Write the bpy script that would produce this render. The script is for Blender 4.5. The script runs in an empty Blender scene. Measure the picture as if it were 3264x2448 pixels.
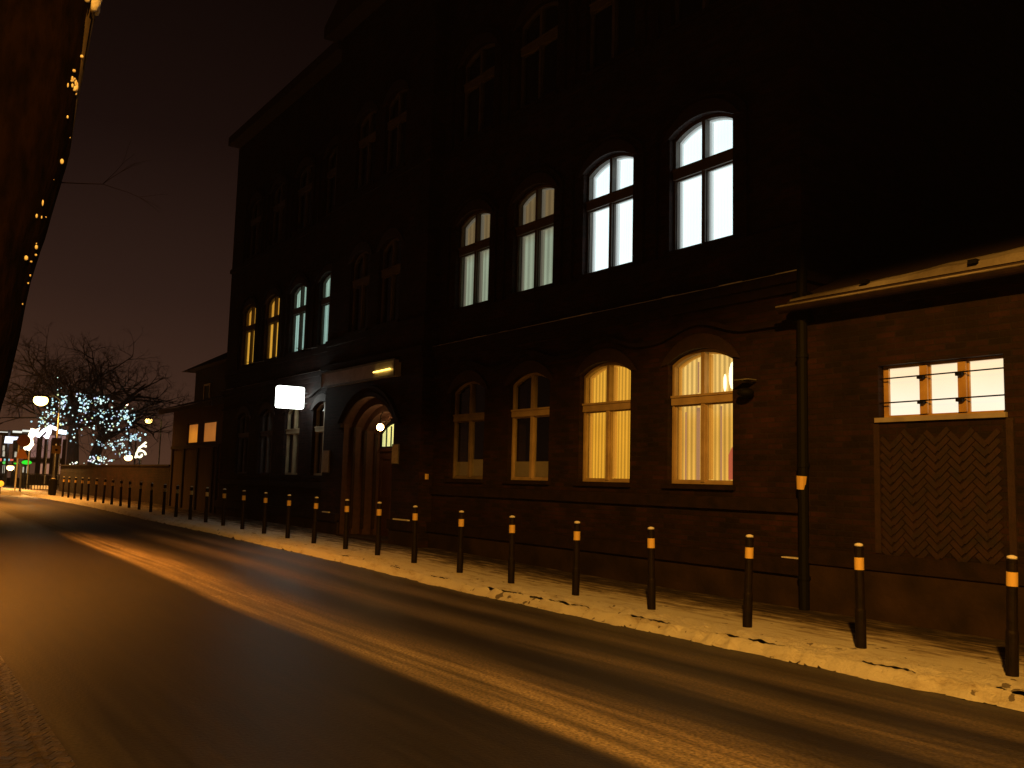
import bpy, bmesh, math, random
from mathutils import Vector, Matrix, noise
from mathutils.geometry import tessellate_polygon
random.seed(7)
SC = bpy.context.scene
COL = SC.collection

# ---------------------------------------------------------------- camera
cam = bpy.data.cameras.new('camera'); camo = bpy.data.objects.new('camera', cam); COL.objects.link(camo)
PITCH, ROLL, PSI = math.atan(312/2900.), math.atan(.026), math.radians(145.0)
fw = Vector((math.cos(PITCH)*math.cos(PSI), math.cos(PITCH)*math.sin(PSI), math.sin(PITCH)))
r0 = Vector((math.sin(PSI), -math.cos(PSI), 0)); u0 = r0.cross(fw)
rt = math.cos(ROLL)*r0 + math.sin(ROLL)*u0; up = -math.sin(ROLL)*r0 + math.cos(ROLL)*u0
CP = Vector((0, 0, 1.6))
camo.matrix_world = Matrix(((rt.x, up.x, -fw.x, CP.x), (rt.y, up.y, -fw.y, CP.y), (rt.z, up.z, -fw.z, CP.z), (0, 0, 0, 1)))
cam.sensor_width = 36; cam.sensor_fit = 'HORIZONTAL'; cam.lens = 36*2900/3264.
cam.clip_start = .05; cam.clip_end = 2000
SC.camera = camo

# ---------------------------------------------------------------- world (light-polluted winter night)
W = bpy.data.worlds.new('World'); SC.world = W; W.use_nodes = True
nt = W.node_tree; nt.nodes.clear()
out = nt.nodes.new('ShaderNodeOutputWorld')
sky = nt.nodes.new('ShaderNodeTexSky'); sky.sky_type = 'NISHITA'; sky.sun_disc = False
sky.sun_elevation = math.radians(-9); sky.sun_rotation = math.radians(200)
b1 = nt.nodes.new('ShaderNodeBackground'); b1.inputs[1].default_value = .02
nt.links.new(sky.outputs[0], b1.inputs[0])
tc = nt.nodes.new('ShaderNodeTexCoord'); sp = nt.nodes.new('ShaderNodeSeparateXYZ'); nt.links.new(tc.outputs['Generated'], sp.inputs[0])
ramp = nt.nodes.new('ShaderNodeValToRGB'); nt.links.new(sp.outputs[2], ramp.inputs[0])
e = ramp.color_ramp.elements
e[0].position = 0.0; e[0].color = (.050, .022, .012, 1)
e[1].position = .62; e[1].color = (.0009, .0005, .0005, 1)
for p, c in ((.07, (.034, .0155, .0095, 1)), (.18, (.0185, .0085, .0058, 1)), (.34, (.0072, .0031, .0024, 1))):
    n_ = e.new(p); n_.color = c
b2 = nt.nodes.new('ShaderNodeBackground'); b2.inputs[1].default_value = 1.0
nt.links.new(ramp.outputs[0], b2.inputs[0])
# the town's glow is stronger towards the lit square at the end of the street (-X)
gl = nt.nodes.new('ShaderNodeMapRange'); nt.links.new(sp.outputs[0], gl.inputs[0]); gl.inputs[1].default_value = -1; gl.inputs[2].default_value = -.78; gl.inputs[3].default_value = 1.6; gl.inputs[4].default_value = .8
nt.links.new(gl.outputs[0], b2.inputs[1])
ad = nt.nodes.new('ShaderNodeAddShader'); nt.links.new(b1.outputs[0], ad.inputs[0]); nt.links.new(b2.outputs[0], ad.inputs[1])
nt.links.new(ad.outputs[0], out.inputs[0])
SC.view_settings.view_transform = 'Standard'; SC.view_settings.look = 'None'
SC.view_settings.exposure = 0; SC.view_settings.gamma = 1

# ---------------------------------------------------------------- lamps
def lamp(name, kind, loc, power, color, rot=(0, 0, 0), size=.15, cone=None, blend=.2):
    L = bpy.data.lights.new(name, kind); L.energy = power; L.color = color
    L.shadow_soft_size = size
    if cone: L.spot_size = math.radians(cone); L.spot_blend = blend
    o = bpy.data.objects.new(name, L); COL.objects.link(o); o.location = loc; o.rotation_euler = rot
    return o
SOD = (1, .42, .05)
lamp('street_light_near', 'SPOT', (1.5, -1.2, 8.0), 9000, SOD, cone=157, blend=.12)
lamp('road_glow_left', 'SPOT', (-19.5, -.4, 8.0), 13000, (1, .33, .035), rot=(math.radians(0), math.radians(-8), 0), cone=108, blend=1.0)  # unseen lamp, added and narrowed so that mainly the road glows
lamp('street_light_far', 'SPOT', (-50, 4.0, 8.5), 6500, (1, .36, .05), cone=142, blend=.6, size=.25)

# ---------------------------------------------------------------- materials
def mat(name, color=(.5, .5, .5), rough=.8, metal=0, emit=None, es=1, coat=0, spec=.5):
    m = bpy.data.materials.new(name); m.use_nodes = True
    b = m.node_tree.nodes['Principled BSDF']
    b.inputs['Base Color'].default_value = (*color, 1); b.inputs['Roughness'].default_value = rough
    b.inputs['Metallic'].default_value = metal; b.inputs['Specular IOR Level'].default_value = spec
    if emit: b.inputs['Emission Color'].default_value = (*emit, 1); b.inputs['Emission Strength'].default_value = es
    return m
def nd(m, t, **k):
    n = m.node_tree.nodes.new(t)
    for a, v in k.items(): setattr(n, a, v)
    return n
def lk(m, a, b): m.node_tree.links.new(a, b)
def bs(m): return m.node_tree.nodes['Principled BSDF']
def ramp_of(m, stops):
    r = nd(m, 'ShaderNodeValToRGB'); el = r.color_ramp.elements
    el[0].position, el[0].color = stops[0][0], (*stops[0][1], 1)
    el[1].position, el[1].color = stops[-1][0], (*stops[-1][1], 1)
    for p, c in stops[1:-1]:
        q = el.new(p); q.color = (*c, 1)
    return r
def vary(m, c1, c2, scale=3, detail=6, bump=0, bscale=40, stretch=None, lo=.3, hi=.7):
    """noise mottling between two colours of the thing itself, plus bump"""
    t = nd(m, 'ShaderNodeTexCoord'); mp = nd(m, 'ShaderNodeMapping'); lk(m, t.outputs['Object'], mp.inputs[0])
    if stretch: mp.inputs['Scale'].default_value = stretch
    n = nd(m, 'ShaderNodeTexNoise'); n.inputs['Scale'].default_value = scale; n.inputs['Detail'].default_value = detail
    lk(m, mp.outputs[0], n.inputs['Vector'])
    r = ramp_of(m, [(lo, c1), (hi, c2)]); lk(m, n.outputs['Fac'], r.inputs[0]); lk(m, r.outputs[0], bs(m).inputs['Base Color'])
    if bump:
        n2 = nd(m, 'ShaderNodeTexNoise'); n2.inputs['Scale'].default_value = bscale; n2.inputs['Detail'].default_value = 8
        lk(m, mp.outputs[0], n2.inputs['Vector'])
        b = nd(m, 'ShaderNodeBump'); b.inputs['Strength'].default_value = bump; b.inputs['Distance'].default_value = .02
        lk(m, n2.outputs['Fac'], b.inputs['Height']); lk(m, b.outputs[0], bs(m).inputs['Normal'])
    return m
def brick(name, c1, c2, mortar, herring=False, bw=.26, rh=.077):
    m = mat(name, rough=.85, spec=.25)
    t = nd(m, 'ShaderNodeTexCoord'); s = nd(m, 'ShaderNodeSeparateXYZ'); lk(m, t.outputs['Object'], s.inputs[0])
    a = nd(m, 'ShaderNodeMath', operation='ADD'); lk(m, s.outputs[0], a.inputs[0]); lk(m, s.outputs[1], a.inputs[1])
    c = nd(m, 'ShaderNodeCombineXYZ'); lk(m, a.outputs[0], c.inputs[0]); lk(m, s.outputs[2], c.inputs[1])
    B = nd(m, 'ShaderNodeTexBrick'); lk(m, c.outputs[0], B.inputs['Vector'])
    B.inputs['Scale'].default_value = 1; B.inputs['Brick Width'].default_value = bw; B.inputs['Row Height'].default_value = rh
    B.inputs['Mortar Size'].default_value = .009; B.inputs['Mortar Smooth'].default_value = .3
    B.inputs['Color1'].default_value = (*c1, 1); B.inputs['Color2'].default_value = (*c2, 1); B.inputs['Mortar'].default_value = (*mortar, 1)
    n = nd(m, 'ShaderNodeTexNoise'); n.inputs['Scale'].default_value = 1.3; n.inputs['Detail'].default_value = 9; n.inputs['Roughness'].default_value = .65
    lk(m, c.outputs[0], n.inputs['Vector'])
    r = ramp_of(m, [(.32, (.35, .35, .38)), (.52, (.9, .88, .88)), (.68, (1.5, 1.35, 1.3))]); lk(m, n.outputs['Fac'], r.inputs[0])
    x = nd(m, 'ShaderNodeMix', data_type='RGBA', blend_type='MULTIPLY'); x.inputs[0].default_value = 1
    lk(m, B.outputs['Color'], x.inputs[6]); lk(m, r.outputs[0], x.inputs[7]); lk(m, x.outputs[2], bs(m).inputs['Base Color'])
    n2 = nd(m, 'ShaderNodeTexNoise'); n2.inputs['Scale'].default_value = 22; n2.inputs['Detail'].default_value = 4; lk(m, c.outputs[0], n2.inputs['Vector'])
    h = nd(m, 'ShaderNodeMath', operation='MULTIPLY_ADD'); lk(m, B.outputs['Fac'], h.inputs[0]); h.inputs[1].default_value = -1; lk(m, n2.outputs['Fac'], h.inputs[2])
    b = nd(m, 'ShaderNodeBump'); b.inputs['Strength'].default_value = .8; b.inputs['Distance'].default_value = .012
    lk(m, h.outputs[0], b.inputs['Height']); lk(m, b.outputs[0], bs(m).inputs['Normal'])
    return m
M = {}
M['brick'] = brick('old_brick', (.030, .0105, .0085), (.010, .0048, .0042), (.018, .0115, .010))
M['brick2'] = brick('annexe_brick', (.024, .0088, .0072), (.0085, .0043, .0038), (.016, .010, .0085))
M['brick3'] = brick('garden_wall_brick', (.034, .014, .010), (.018, .009, .007), (.02, .014, .012))
M['mould'] = vary(mat('moulded_brick', rough=.8, spec=.2), (.008, .005, .005), (.022, .011, .009), 5, bump=.4)
M['hood'] = vary(mat('arch_brick', rough=.8), (.016, .007, .0055), (.03, .0115, .009), 9, bump=.5)
M['plinth'] = vary(mat('plinth_render', rough=.9, spec=.2), (.014, .009, .007), (.040, .023, .015), 1.7, 8, bump=.5, bscale=14)
M['tile'] = vary(mat('roof_tile', rough=.8), (.02, .011, .009), (.035, .018, .014), 6, bump=.3)
M['cream'] = vary(mat('cream_window_paint', rough=.55), (.30, .22, .125), (.44, .33, .19), 4, 5)
M['darkframe'] = vary(mat('brown_window_paint', rough=.6), (.06, .045, .035), (.11, .08, .06), 4, 5)
M['steel'] = vary(mat('bollard_paint', rough=.6, spec=.15), (.004, .003, .003), (.012, .007, .006), 9, bump=.3)
M['band'] = mat('reflective_band', (.72, .5, .16), .45)
M['black'] = mat('black_metal', (.005, .005, .005), .7, spec=.12)
M['cream_half_shade'] = vary(mat('half_shaded_cream_paint', rough=.7), (.13, .10, .07), (.22, .165, .11), 4, 5)  # cream paint darkened where the street light fades out
M['cream_shade'] = vary(mat('shaded_cream_paint', rough=.7), (.075, .065, .062), (.13, .112, .105), 4, 5)  # cream paint darker still: shade painted on frames the street light misses
M['grey'] = vary(mat('grey_metal', rough=.5), (.09, .09, .09), (.17, .17, .17), 5)
M['zinc'] = vary(mat('zinc_sheet', rough=.38, metal=.35), (.34, .30, .27), (.5, .46, .42), 4, bump=.2, bscale=8)
M['white'] = mat('white_paint', (.75, .75, .73), .5)
M['paper'] = vary(mat('faded_notice', rough=.7), (.32, .27, .2), (.5, .43, .32), 12)
M['bark'] = None
def snow_mat(name, dirty=(.16, .11, .075), clean=(.72, .73, .76), lo=.36, hi=.56, scale=2.2):
    m = mat(name, rough=.75, spec=.3)
    vary(m, dirty, clean, scale, 10, bump=.7, bscale=26, stretch=(.55, 1, 1), lo=lo, hi=hi)
    return m
M['snow'] = snow_mat('snow', (.42, .37, .31), (.74, .74, .76), .2, .5)
M['roofsnow'] = snow_mat('roof_snow', (.10, .08, .065), (.30, .28, .26), .3, .7)

# lit and dark panes
def glass():
    m = bpy.data.materials.new('window_glass'); m.use_nodes = True; t = m.node_tree; t.nodes.clear()
    o = t.nodes.new('ShaderNodeOutputMaterial'); g = t.nodes.new('ShaderNodeBsdfGlossy'); g.inputs['Roughness'].default_value = .03
    tr = t.nodes.new('ShaderNodeBsdfTransparent'); tr.inputs[0].default_value = (.93, .95, .94, 1)
    mx = t.nodes.new('ShaderNodeMixShader'); mx.inputs[0].default_value = .07
    t.links.new(tr.outputs[0], mx.inputs[1]); t.links.new(g.outputs[0], mx.inputs[2]); t.links.new(mx.outputs[0], o.inputs[0])
    return m
M['glass'] = glass()
def emis(name, c, s, sampled=True):
    m = mat(name, tuple(min(.8, v*.8) for v in c), .6, emit=c, es=s)
    if not sampled: m.cycles.emission_sampling = 'NONE'
    return m
def curtain(name, top, bot, s, zt, folds=16, depth=.3, blotch=0.2):
    """lit curtain: folds across, colour from bottom to top of the room behind it"""
    m = mat(name, (.12, .11, .09), .8)
    t = nd(m, 'ShaderNodeTexCoord'); q = nd(m, 'ShaderNodeSeparateXYZ'); lk(m, t.outputs['Object'], q.inputs[0])
    w = nd(m, 'ShaderNodeTexWave'); w.inputs['Scale'].default_value = folds/6.28; w.inputs['Distortion'].default_value = 2.5; w.inputs['Detail'].default_value = 2; w.inputs['Detail Scale'].default_value = .6
    cmb = nd(m, 'ShaderNodeCombineXYZ'); lk(m, q.outputs[0], cmb.inputs[0])
    zz = nd(m, 'ShaderNodeMath', operation='MULTIPLY'); lk(m, q.outputs[2], zz.inputs[0]); zz.inputs[1].default_value = .06; lk(m, zz.outputs[0], cmb.inputs[2])
    lk(m, cmb.outputs[0], w.inputs['Vector'])
    g = nd(m, 'ShaderNodeMapRange'); lk(m, q.outputs[2], g.inputs[0]); g.inputs[1].default_value = zt-.25; g.inputs[2].default_value = zt+.12
    mx = nd(m, 'ShaderNodeMix', data_type='RGBA'); lk(m, g.outputs[0], mx.inputs[0]); mx.inputs[6].default_value = (*bot, 1); mx.inputs[7].default_value = (*top, 1)
    n = nd(m, 'ShaderNodeTexNoise'); n.inputs['Scale'].default_value = 1.1; n.inputs['Detail'].default_value = 2; lk(m, t.outputs['Object'], n.inputs['Vector'])
    a = nd(m, 'ShaderNodeMath', operation='MULTIPLY_ADD'); lk(m, w.outputs['Fac'], a.inputs[0]); a.inputs[1].default_value = depth; a.inputs[2].default_value = 1-depth
    b = nd(m, 'ShaderNodeMath', operation='MULTIPLY_ADD'); lk(m, n.outputs['Fac'], b.inputs[0]); b.inputs[1].default_value = blotch*2; b.inputs[2].default_value = 1-blotch
    c = nd(m, 'ShaderNodeMath', operation='MULTIPLY'); lk(m, a.outputs[0], c.inputs[0]); lk(m, b.outputs[0], c.inputs[1])
    d = nd(m, 'ShaderNodeMath', operation='MULTIPLY'); lk(m, c.outputs[0], d.inputs[0]); d.inputs[1].default_value = s
    lk(m, mx.outputs[2], bs(m).inputs['Emission Color']); lk(m, d.outputs[0], bs(m).inputs['Emission Strength'])
    return m
M['c_bright'] = curtain('bright_blind', (.80, .96, 1), (.84, .98, 1), 1.6, 7, 30, .06, .08)
M['c_pale'] = curtain('pale_curtain', (.22, .145, .065), (.37, .42, .30), 1.0, 6.75, 12, .35)
M['c_green'] = curtain('green_white_curtain', (.42, .62, .5), (.42, .64, .56), .95, 6.7, 10, .4, .35)
M['c_amber'] = curtain('amber_curtain', (.75, .33, .035), (.95, .46, .05), 1.0, 6.7, 8, .3, .15)
M['c_warm'] = curtain('warm_vertical_blind', (1.0, .46, .045), (.98, .43, .032), 1.05, 2.9, 22, .5, .2)
M['c_warm2'] = curtain('warm_vertical_blind_near_lamp', (1.15, .68, .18), (1.05, .53, .085), 1.05, 2.9, 20, .5, .25)
M['c_strip'] = mat('inner_casement_glow', (.5, .5, .5), .6, emit=(.42, .45, .45), es=1)  # inner frames glow by emission in place of room light falling on them
M['c_strip2'] = mat('inner_casement_dim_glow', (.4, .4, .35), .6, emit=(.11, .095, .07), es=1)
M['c_strip3'] = mat('inner_casement_warm_glow', (.5, .4, .25), .6, emit=(.36, .14, .014), es=1)
M['dimcurt'] = vary(mat('unlit_net_curtain', rough=.9), (.045, .035, .03), (.16, .12, .09), 30, 3, stretch=(1, 1, .03))
M['dark'] = mat('dark_room', (.004, .004, .004), 1, spec=0)
M['film'] = vary(mat('frosted_film', rough=.7), (.30, .25, .18), (.36, .31, .22), 3)

# ---------------------------------------------------------------- mesh helpers
class MB:
    def __init__(s): s.v = []; s.f = []
    def add(s, vs, fs):
        k = len(s.v); s.v += [tuple(p) for p in vs]; s.f += [tuple(i+k for i in f) for f in fs]; return s
    def box(s, x0, x1, y0, y1, z0, z1):
        return s.add([(x0,y0,z0),(x1,y0,z0),(x1,y1,z0),(x0,y1,z0),(x0,y0,z1),(x1,y0,z1),(x1,y1,z1),(x0,y1,z1)],
                     [(0,3,2,1),(4,5,6,7),(0,1,5,4),(1,2,6,5),(2,3,7,6),(3,0,4,7)])
    def prism(s, loop, y0, y1):
        """closed loop of (x,z) extruded between two depths"""
        n = len(loop); vs = [(x, y0, z) for x, z in loop] + [(x, y1, z) for x, z in loop]
        fs = [tuple(range(n)), tuple(range(2*n-1, n-1, -1))] + [(i, i+n, (i+1) % n+n, (i+1) % n) for i in range(n)]
        return s.add(vs, fs)
    def ring(s, o, i, y0, y1):
        n = len(o); vs = [(x, y0, z) for x, z in o] + [(x, y0, z) for x, z in i] + [(x, y1, z) for x, z in o] + [(x, y1, z) for x, z in i]
        fs = []
        for k in range(n):
            j = (k+1) % n
            fs += [(k, j, n+j, n+k), (n+k, n+j, 3*n+j, 3*n+k), (2*n+k, 3*n+k, 3*n+j, 2*n+j), (k, 2*n+k, 2*n+j, j)]
        return s.add(vs, fs)
    def strip(s, o, i, y0, y1):
        """open band between two polylines, extruded"""
        n = len(o); vs = [(x, y0, z) for x, z in o] + [(x, y0, z) for x, z in i] + [(x, y1, z) for x, z in o] + [(x, y1, z) for x, z in i]
        fs = [(0, n, 3*n, 2*n), (n-1, 3*n-1, 4*n-1, 2*n-1)]
        for k in range(n-1):
            j = k+1
            fs += [(k, j, n+j, n+k), (n+k, n+j, 3*n+j, 3*n+k), (2*n+k, 3*n+k, 3*n+j, 2*n+j), (k, 2*n+k, 2*n+j, j)]
        return s.add(vs, fs)
    def tube(s, pts, rad, seg=8, cap=True):
        pts = [Vector(p) for p in pts]; rad = rad if isinstance(rad, (list, tuple)) else [rad]*len(pts)
        k = len(s.v); prev = None
        for i, p in enumerate(pts):
            d = (pts[min(i+1, len(pts)-1)] - pts[max(i-1, 0)]).normalized()
            a = prev if prev else (Vector((0, 0, 1)) if abs(d.z) < .9 else Vector((1, 0, 0)))
            a = (a - d*a.dot(d)).normalized(); b = d.cross(a); prev = a
            for q in range(seg):
                t = 2*math.pi*q/seg; s.v.append(tuple(p + (a*math.cos(t)+b*math.sin(t))*rad[i]))
        for i in range(len(pts)-1):
            for q in range(seg):
                r = (q+1) % seg; s.f.append((k+i*seg+q, k+i*seg+r, k+(i+1)*seg+r, k+(i+1)*seg+q))
        if cap:
            s.f.append(tuple(k+q for q in range(seg-1, -1, -1))); s.f.append(tuple(k+(len(pts)-1)*seg+q for q in range(seg)))
        return s
    def ball(s, c, r, seg=10, rings=6, sx=1, sy=1, sz=1):
        k = len(s.v); s.v.append((c[0], c[1], c[2]-r*sz))
        for i in range(1, rings):
            a = math.pi*i/rings - math.pi/2
            for q in range(seg):
                t = 2*math.pi*q/seg; s.v.append((c[0]+r*sx*math.cos(a)*math.cos(t), c[1]+r*sy*math.cos(a)*math.sin(t), c[2]+r*sz*math.sin(a)))
        s.v.append((c[0], c[1], c[2]+r*sz)); n = len(s.v)-1
        for q in range(seg):
            r_ = (q+1) % seg; s.f.append((k, k+1+r_, k+1+q)); s.f.append((n, n-seg+q, n-seg+r_))
            for i in range(rings-2): s.f.append((k+1+i*seg+q, k+1+i*seg+r_, k+1+(i+1)*seg+r_, k+1+(i+1)*seg+q))
        return s
    def build(s, name, m, parent=None, org=(0, 0, 0), smooth=False, bevel=0):
        me = bpy.data.meshes.new(name); o_ = Vector(org)
        me.from_pydata([tuple(Vector(p)-o_) for p in s.v], [], s.f); me.materials.append(m)
        bm = bmesh.new(); bm.from_mesh(me)
        if name not in ('snow', 'road', 'ground', 'pavement', 'near_pavement', 'roof_snow'): bmesh.ops.recalc_face_normals(bm, faces=bm.faces)
        bm.to_mesh(me); bm.free(); me.update()
        if smooth:
            for p in me.polygons: p.use_smooth = True
        ob = bpy.data.objects.new(name, me); COL.objects.link(ob)
        if parent: ob.parent = parent
        else: ob.location = org
        if bevel:
            b = ob.modifiers.new('b', 'BEVEL'); b.width = bevel; b.segments = 2; b.limit_method = 'ANGLE'
        return ob
def tag(o, label=None, cat=None, group=None, kind=None):
    for k, v in (('label', label), ('category', cat), ('group', group), ('kind', kind)):
        if v: o[k] = v
    return o
def thing(name, loc, label, cat, group=None):
    o = bpy.data.objects.new(name, None); o.empty_display_size = .2; COL.objects.link(o); o.location = loc
    return tag(o, label, cat, group)
def arch(cx, w, zs, rise, n=14):
    """points of a segmental arch from left spring to right spring"""
    h = w/2; R = (h*h+rise*rise)/(2*rise); zc = zs+rise-R; a0 = math.asin(min(1, h/R))
    if rise > h: a0 = math.pi-a0
    return [(cx+R*math.sin(-a0+2*a0*i/n), zc+R*math.cos(-a0+2*a0*i/n)) for i in range(n+1)]
def opening(cx, w, z0, zs, rise, n=14):
    if rise <= 0: return [(cx-w/2, z0), (cx-w/2, zs), (cx+w/2, zs), (cx+w/2, z0)]
    return [(cx-w/2, z0)] + arch(cx, w, zs, rise, n) + [(cx+w/2, z0)]
def wall_holes(mb, outline, holes, Y, depth):
    loops = [[Vector((x, z, 0)) for x, z in outline]] + [[Vector((x, z, 0)) for x, z in h] for h in holes]
    flat = [p for l in loops for p in l]
    tris = tessellate_polygon(loops)
    mb.add([(p.x, Y, p.y) for p in flat], tris)
    for h in holes:
        n = len(h)
        mb.add([(x, Y, z) for x, z in h] + [(x, Y+depth, z) for x, z in h], [(i, (i+1) % n, (i+1) % n+n, i+n) for i in range(n)])

def zg(x):
    """height of the ground along the street: it climbs gently to the left"""
    pts = [(-200, .2), (-60, .2), (-42, .22), (-28, .14), (-18, .08), (-11, .0), (10, 0), (200, 0)]
    for (a, za), (b, zb) in zip(pts, pts[1:]):
        if a <= x <= b:
            t = (x-a)/(b-a); t = t*t*(3-2*t); return za+(zb-za)*t
    return 0
def fbm(x, y, z=0, o=4): return noise.fractal(Vector((x, y, z)), 1.0, 2.0, o)

# ================================================================= SETTING
XS = [-204, -150, -120] + [-90+3*i for i in range(23)] + [-21+i for i in range(30)] + [12, 20, 40, 100, 204]
def sheet(name, ys, zoff, m, xs=XS):
    mb = MB(); 
    for x in xs:
        for y in ys: mb.v.append((x, y, zg(x)+zoff))
    n = len(ys)
    for i in range(len(xs)-1):
        for j in range(n-1): mb.f.append((i*n+j, (i+1)*n+j, (i+1)*n+j+1, i*n+j+1))
    return tag(mb.build(name, m, smooth=True), kind='structure')
mg = vary(mat('frozen_ground', rough=.95, spec=.1), (.03, .022, .017), (.10, .08, .07), .8, 8)
sheet('ground', [-204, -60, -8, 3, 7.5, 12, 30, 80, 204], -.13, mg)

# road: asphalt with slush and salt streaks along the wheel tracks
mr = mat('asphalt', rough=.5, spec=.5)
t = nd(mr, 'ShaderNodeTexCoord'); s_ = nd(mr, 'ShaderNodeSeparateXYZ'); lk(mr, t.outputs['Object'], s_.inputs[0])
mp = nd(mr, 'ShaderNodeMapping'); mp.inputs['Scale'].default_value = (.10, 1.6, 1); lk(mr, t.outputs['Object'], mp.inputs[0])
n1 = nd(mr, 'ShaderNodeTexNoise'); n1.inputs['Scale'].default_value = 1.3; n1.inputs['Detail'].default_value = 5; lk(mr, mp.outputs[0], n1.inputs['Vector'])
wob = nd(mr, 'ShaderNodeMath', operation='MULTIPLY_ADD'); lk(mr, n1.outputs['Fac'], wob.inputs[0]); wob.inputs[1].default_value = .14
lk(mr, s_.outputs[1], wob.inputs[2])
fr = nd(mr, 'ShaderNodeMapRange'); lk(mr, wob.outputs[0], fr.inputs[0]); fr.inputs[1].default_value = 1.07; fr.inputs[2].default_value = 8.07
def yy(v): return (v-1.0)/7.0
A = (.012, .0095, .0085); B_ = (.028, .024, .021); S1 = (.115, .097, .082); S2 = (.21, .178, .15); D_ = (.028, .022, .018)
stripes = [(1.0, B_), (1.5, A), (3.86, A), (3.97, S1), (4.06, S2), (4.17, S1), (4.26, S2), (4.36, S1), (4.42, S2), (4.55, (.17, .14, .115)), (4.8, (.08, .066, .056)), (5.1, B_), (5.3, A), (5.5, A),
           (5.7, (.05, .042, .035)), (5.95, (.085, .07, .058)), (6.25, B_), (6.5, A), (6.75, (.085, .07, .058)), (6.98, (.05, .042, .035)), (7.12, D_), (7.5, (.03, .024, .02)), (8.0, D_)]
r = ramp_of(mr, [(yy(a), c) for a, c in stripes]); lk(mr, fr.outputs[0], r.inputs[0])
n2 = nd(mr, 'ShaderNodeTexNoise'); n2.inputs['Scale'].default_value = 38; n2.inputs['Detail'].default_value = 6; lk(mr, t.outputs['Object'], n2.inputs['Vector'])
mp3 = nd(mr, 'ShaderNodeMapping'); mp3.inputs['Scale'].default_value = (.25, 5, 1); lk(mr, t.outputs['Object'], mp3.inputs[0])
n3 = nd(mr, 'ShaderNodeTexNoise'); n3.inputs['Scale'].default_value = 2.2; n3.inputs['Detail'].default_value = 7; lk(mr, mp3.outputs[0], n3.inputs['Vector'])
r3 = ramp_of(mr, [(.3, (.55, .55, .55)), (.7, (1.5, 1.5, 1.5))]); lk(mr, n3.outputs['Fac'], r3.inputs[0])
x1 = nd(mr, 'ShaderNodeMix', data_type='RGBA', blend_type='MULTIPLY'); x1.inputs[0].default_value = 1; lk(mr, r.outputs[0], x1.inputs[6]); lk(mr, r3.outputs[0], x1.inputs[7])
r2 = ramp_of(mr, [(.35, (.5, .5, .5)), (.65, (1.55, 1.5, 1.45))]); lk(mr, n2.outputs['Fac'], r2.inputs[0])
x2 = nd(mr, 'ShaderNodeMix', data_type='RGBA', blend_type='MULTIPLY'); x2.inputs[0].default_value = 1; lk(mr, x1.outputs[2], x2.inputs[6]); lk(mr, r2.outputs[0], x2.inputs[7])
lk(mr, x2.outputs[2], bs(mr).inputs['Base Color'])
bmp = nd(mr, 'ShaderNodeBump'); bmp.inputs['Strength'].default_value = .35; bmp.inputs['Distance'].default_value = .01; lk(mr, n2.outputs['Fac'], bmp.inputs['Height']); lk(mr, bmp.outputs[0], bs(mr).inputs['Normal'])
rr = ramp_of(mr, [(0, (.5, .5, .5)), (.2, (.7, .7, .7))])
lk(mr, x1.outputs[2], rr.inputs[0]); lk(mr, rr.outputs[0], bs(mr).inputs['Roughness'])
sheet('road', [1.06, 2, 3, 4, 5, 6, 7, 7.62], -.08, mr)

# near pavement with wet setts
mn = mat('wet_setts', rough=.4, spec=.5)
t = nd(mn, 'ShaderNodeTexCoord'); mpp = nd(mn, 'ShaderNodeMapping'); mpp.inputs['Rotation'].default_value = (0, 0, math.radians(-57)); lk(mn, t.outputs['Object'], mpp.inputs[0])
B = nd(mn, 'ShaderNodeTexBrick'); lk(mn, mpp.outputs[0], B.inputs['Vector']); B.inputs['Scale'].default_value = 1; B.inputs['Brick Width'].default_value = .11; B.inputs['Row Height'].default_value = .1
B.inputs['Mortar Size'].default_value = .012; B.inputs['Mortar Smooth'].default_value = 1
B.inputs['Color1'].default_value = (.03, .022, .018, 1); B.inputs['Color2'].default_value = (.055, .04, .03, 1); B.inputs['Mortar'].default_value = (.02, .016, .014, 1)
lk(mn, B.outputs['Color'], bs(mn).inputs['Base Color'])
nb = nd(mn, 'ShaderNodeTexNoise'); nb.inputs['Scale'].default_value = 18; lk(mn, t.outputs['Object'], nb.inputs['Vector'])
hm = nd(mn, 'ShaderNodeMath', operation='MULTIPLY_ADD'); lk(mn, B.outputs['Fac'], hm.inputs[0]); hm.inputs[1].default_value = -.8; lk(mn, nb.outputs['Fac'], hm.inputs[2])
bn = nd(mn, 'ShaderNodeBump'); bn.inputs['Distance'].default_value = .02; lk(mn, hm.outputs[0], bn.inputs['Height']); lk(mn, bn.outputs[0], bs(mn).inputs['Normal'])
sheet('near_pavement', [-8, -3, 0, .93], -.005, mn)
mk = vary(mat('kerb_stone', rough=.7), (.022, .017, .014), (.045, .035, .028), 6, bump=.4)
mb = MB()
for a, b in zip(XS, XS[1:]):
    za, zb = zg(a), zg(b)
    mb.add([(a, .93, za-.1), (b, .93, zb-.1), (b, 1.06, zb-.1), (a, 1.06, za-.1), (a, .93, za), (b, .93, zb), (b, 1.06, zb), (a, 1.06, za)], [(4, 5, 6, 7), (3, 2, 6, 7), (0, 1, 5, 4)])
tag(mb.build('near_kerb', mn), kind='structure')
mb = MB()
for a, b in zip(XS, XS[1:]):
    za, zb = zg(a), zg(b)
    mb.add([(a, 7.62, za-.1), (b, 7.62, zb-.1), (b, 7.77, zb-.1), (a, 7.77, za-.1), (a, 7.62, za), (b, 7.62, zb), (b, 7.77, zb), (a, 7.77, za)], [(4, 5, 6, 7), (0, 1, 5, 4), (3, 2, 6, 7)])
tag(mb.build('far_kerb', mk), kind='structure')
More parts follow.
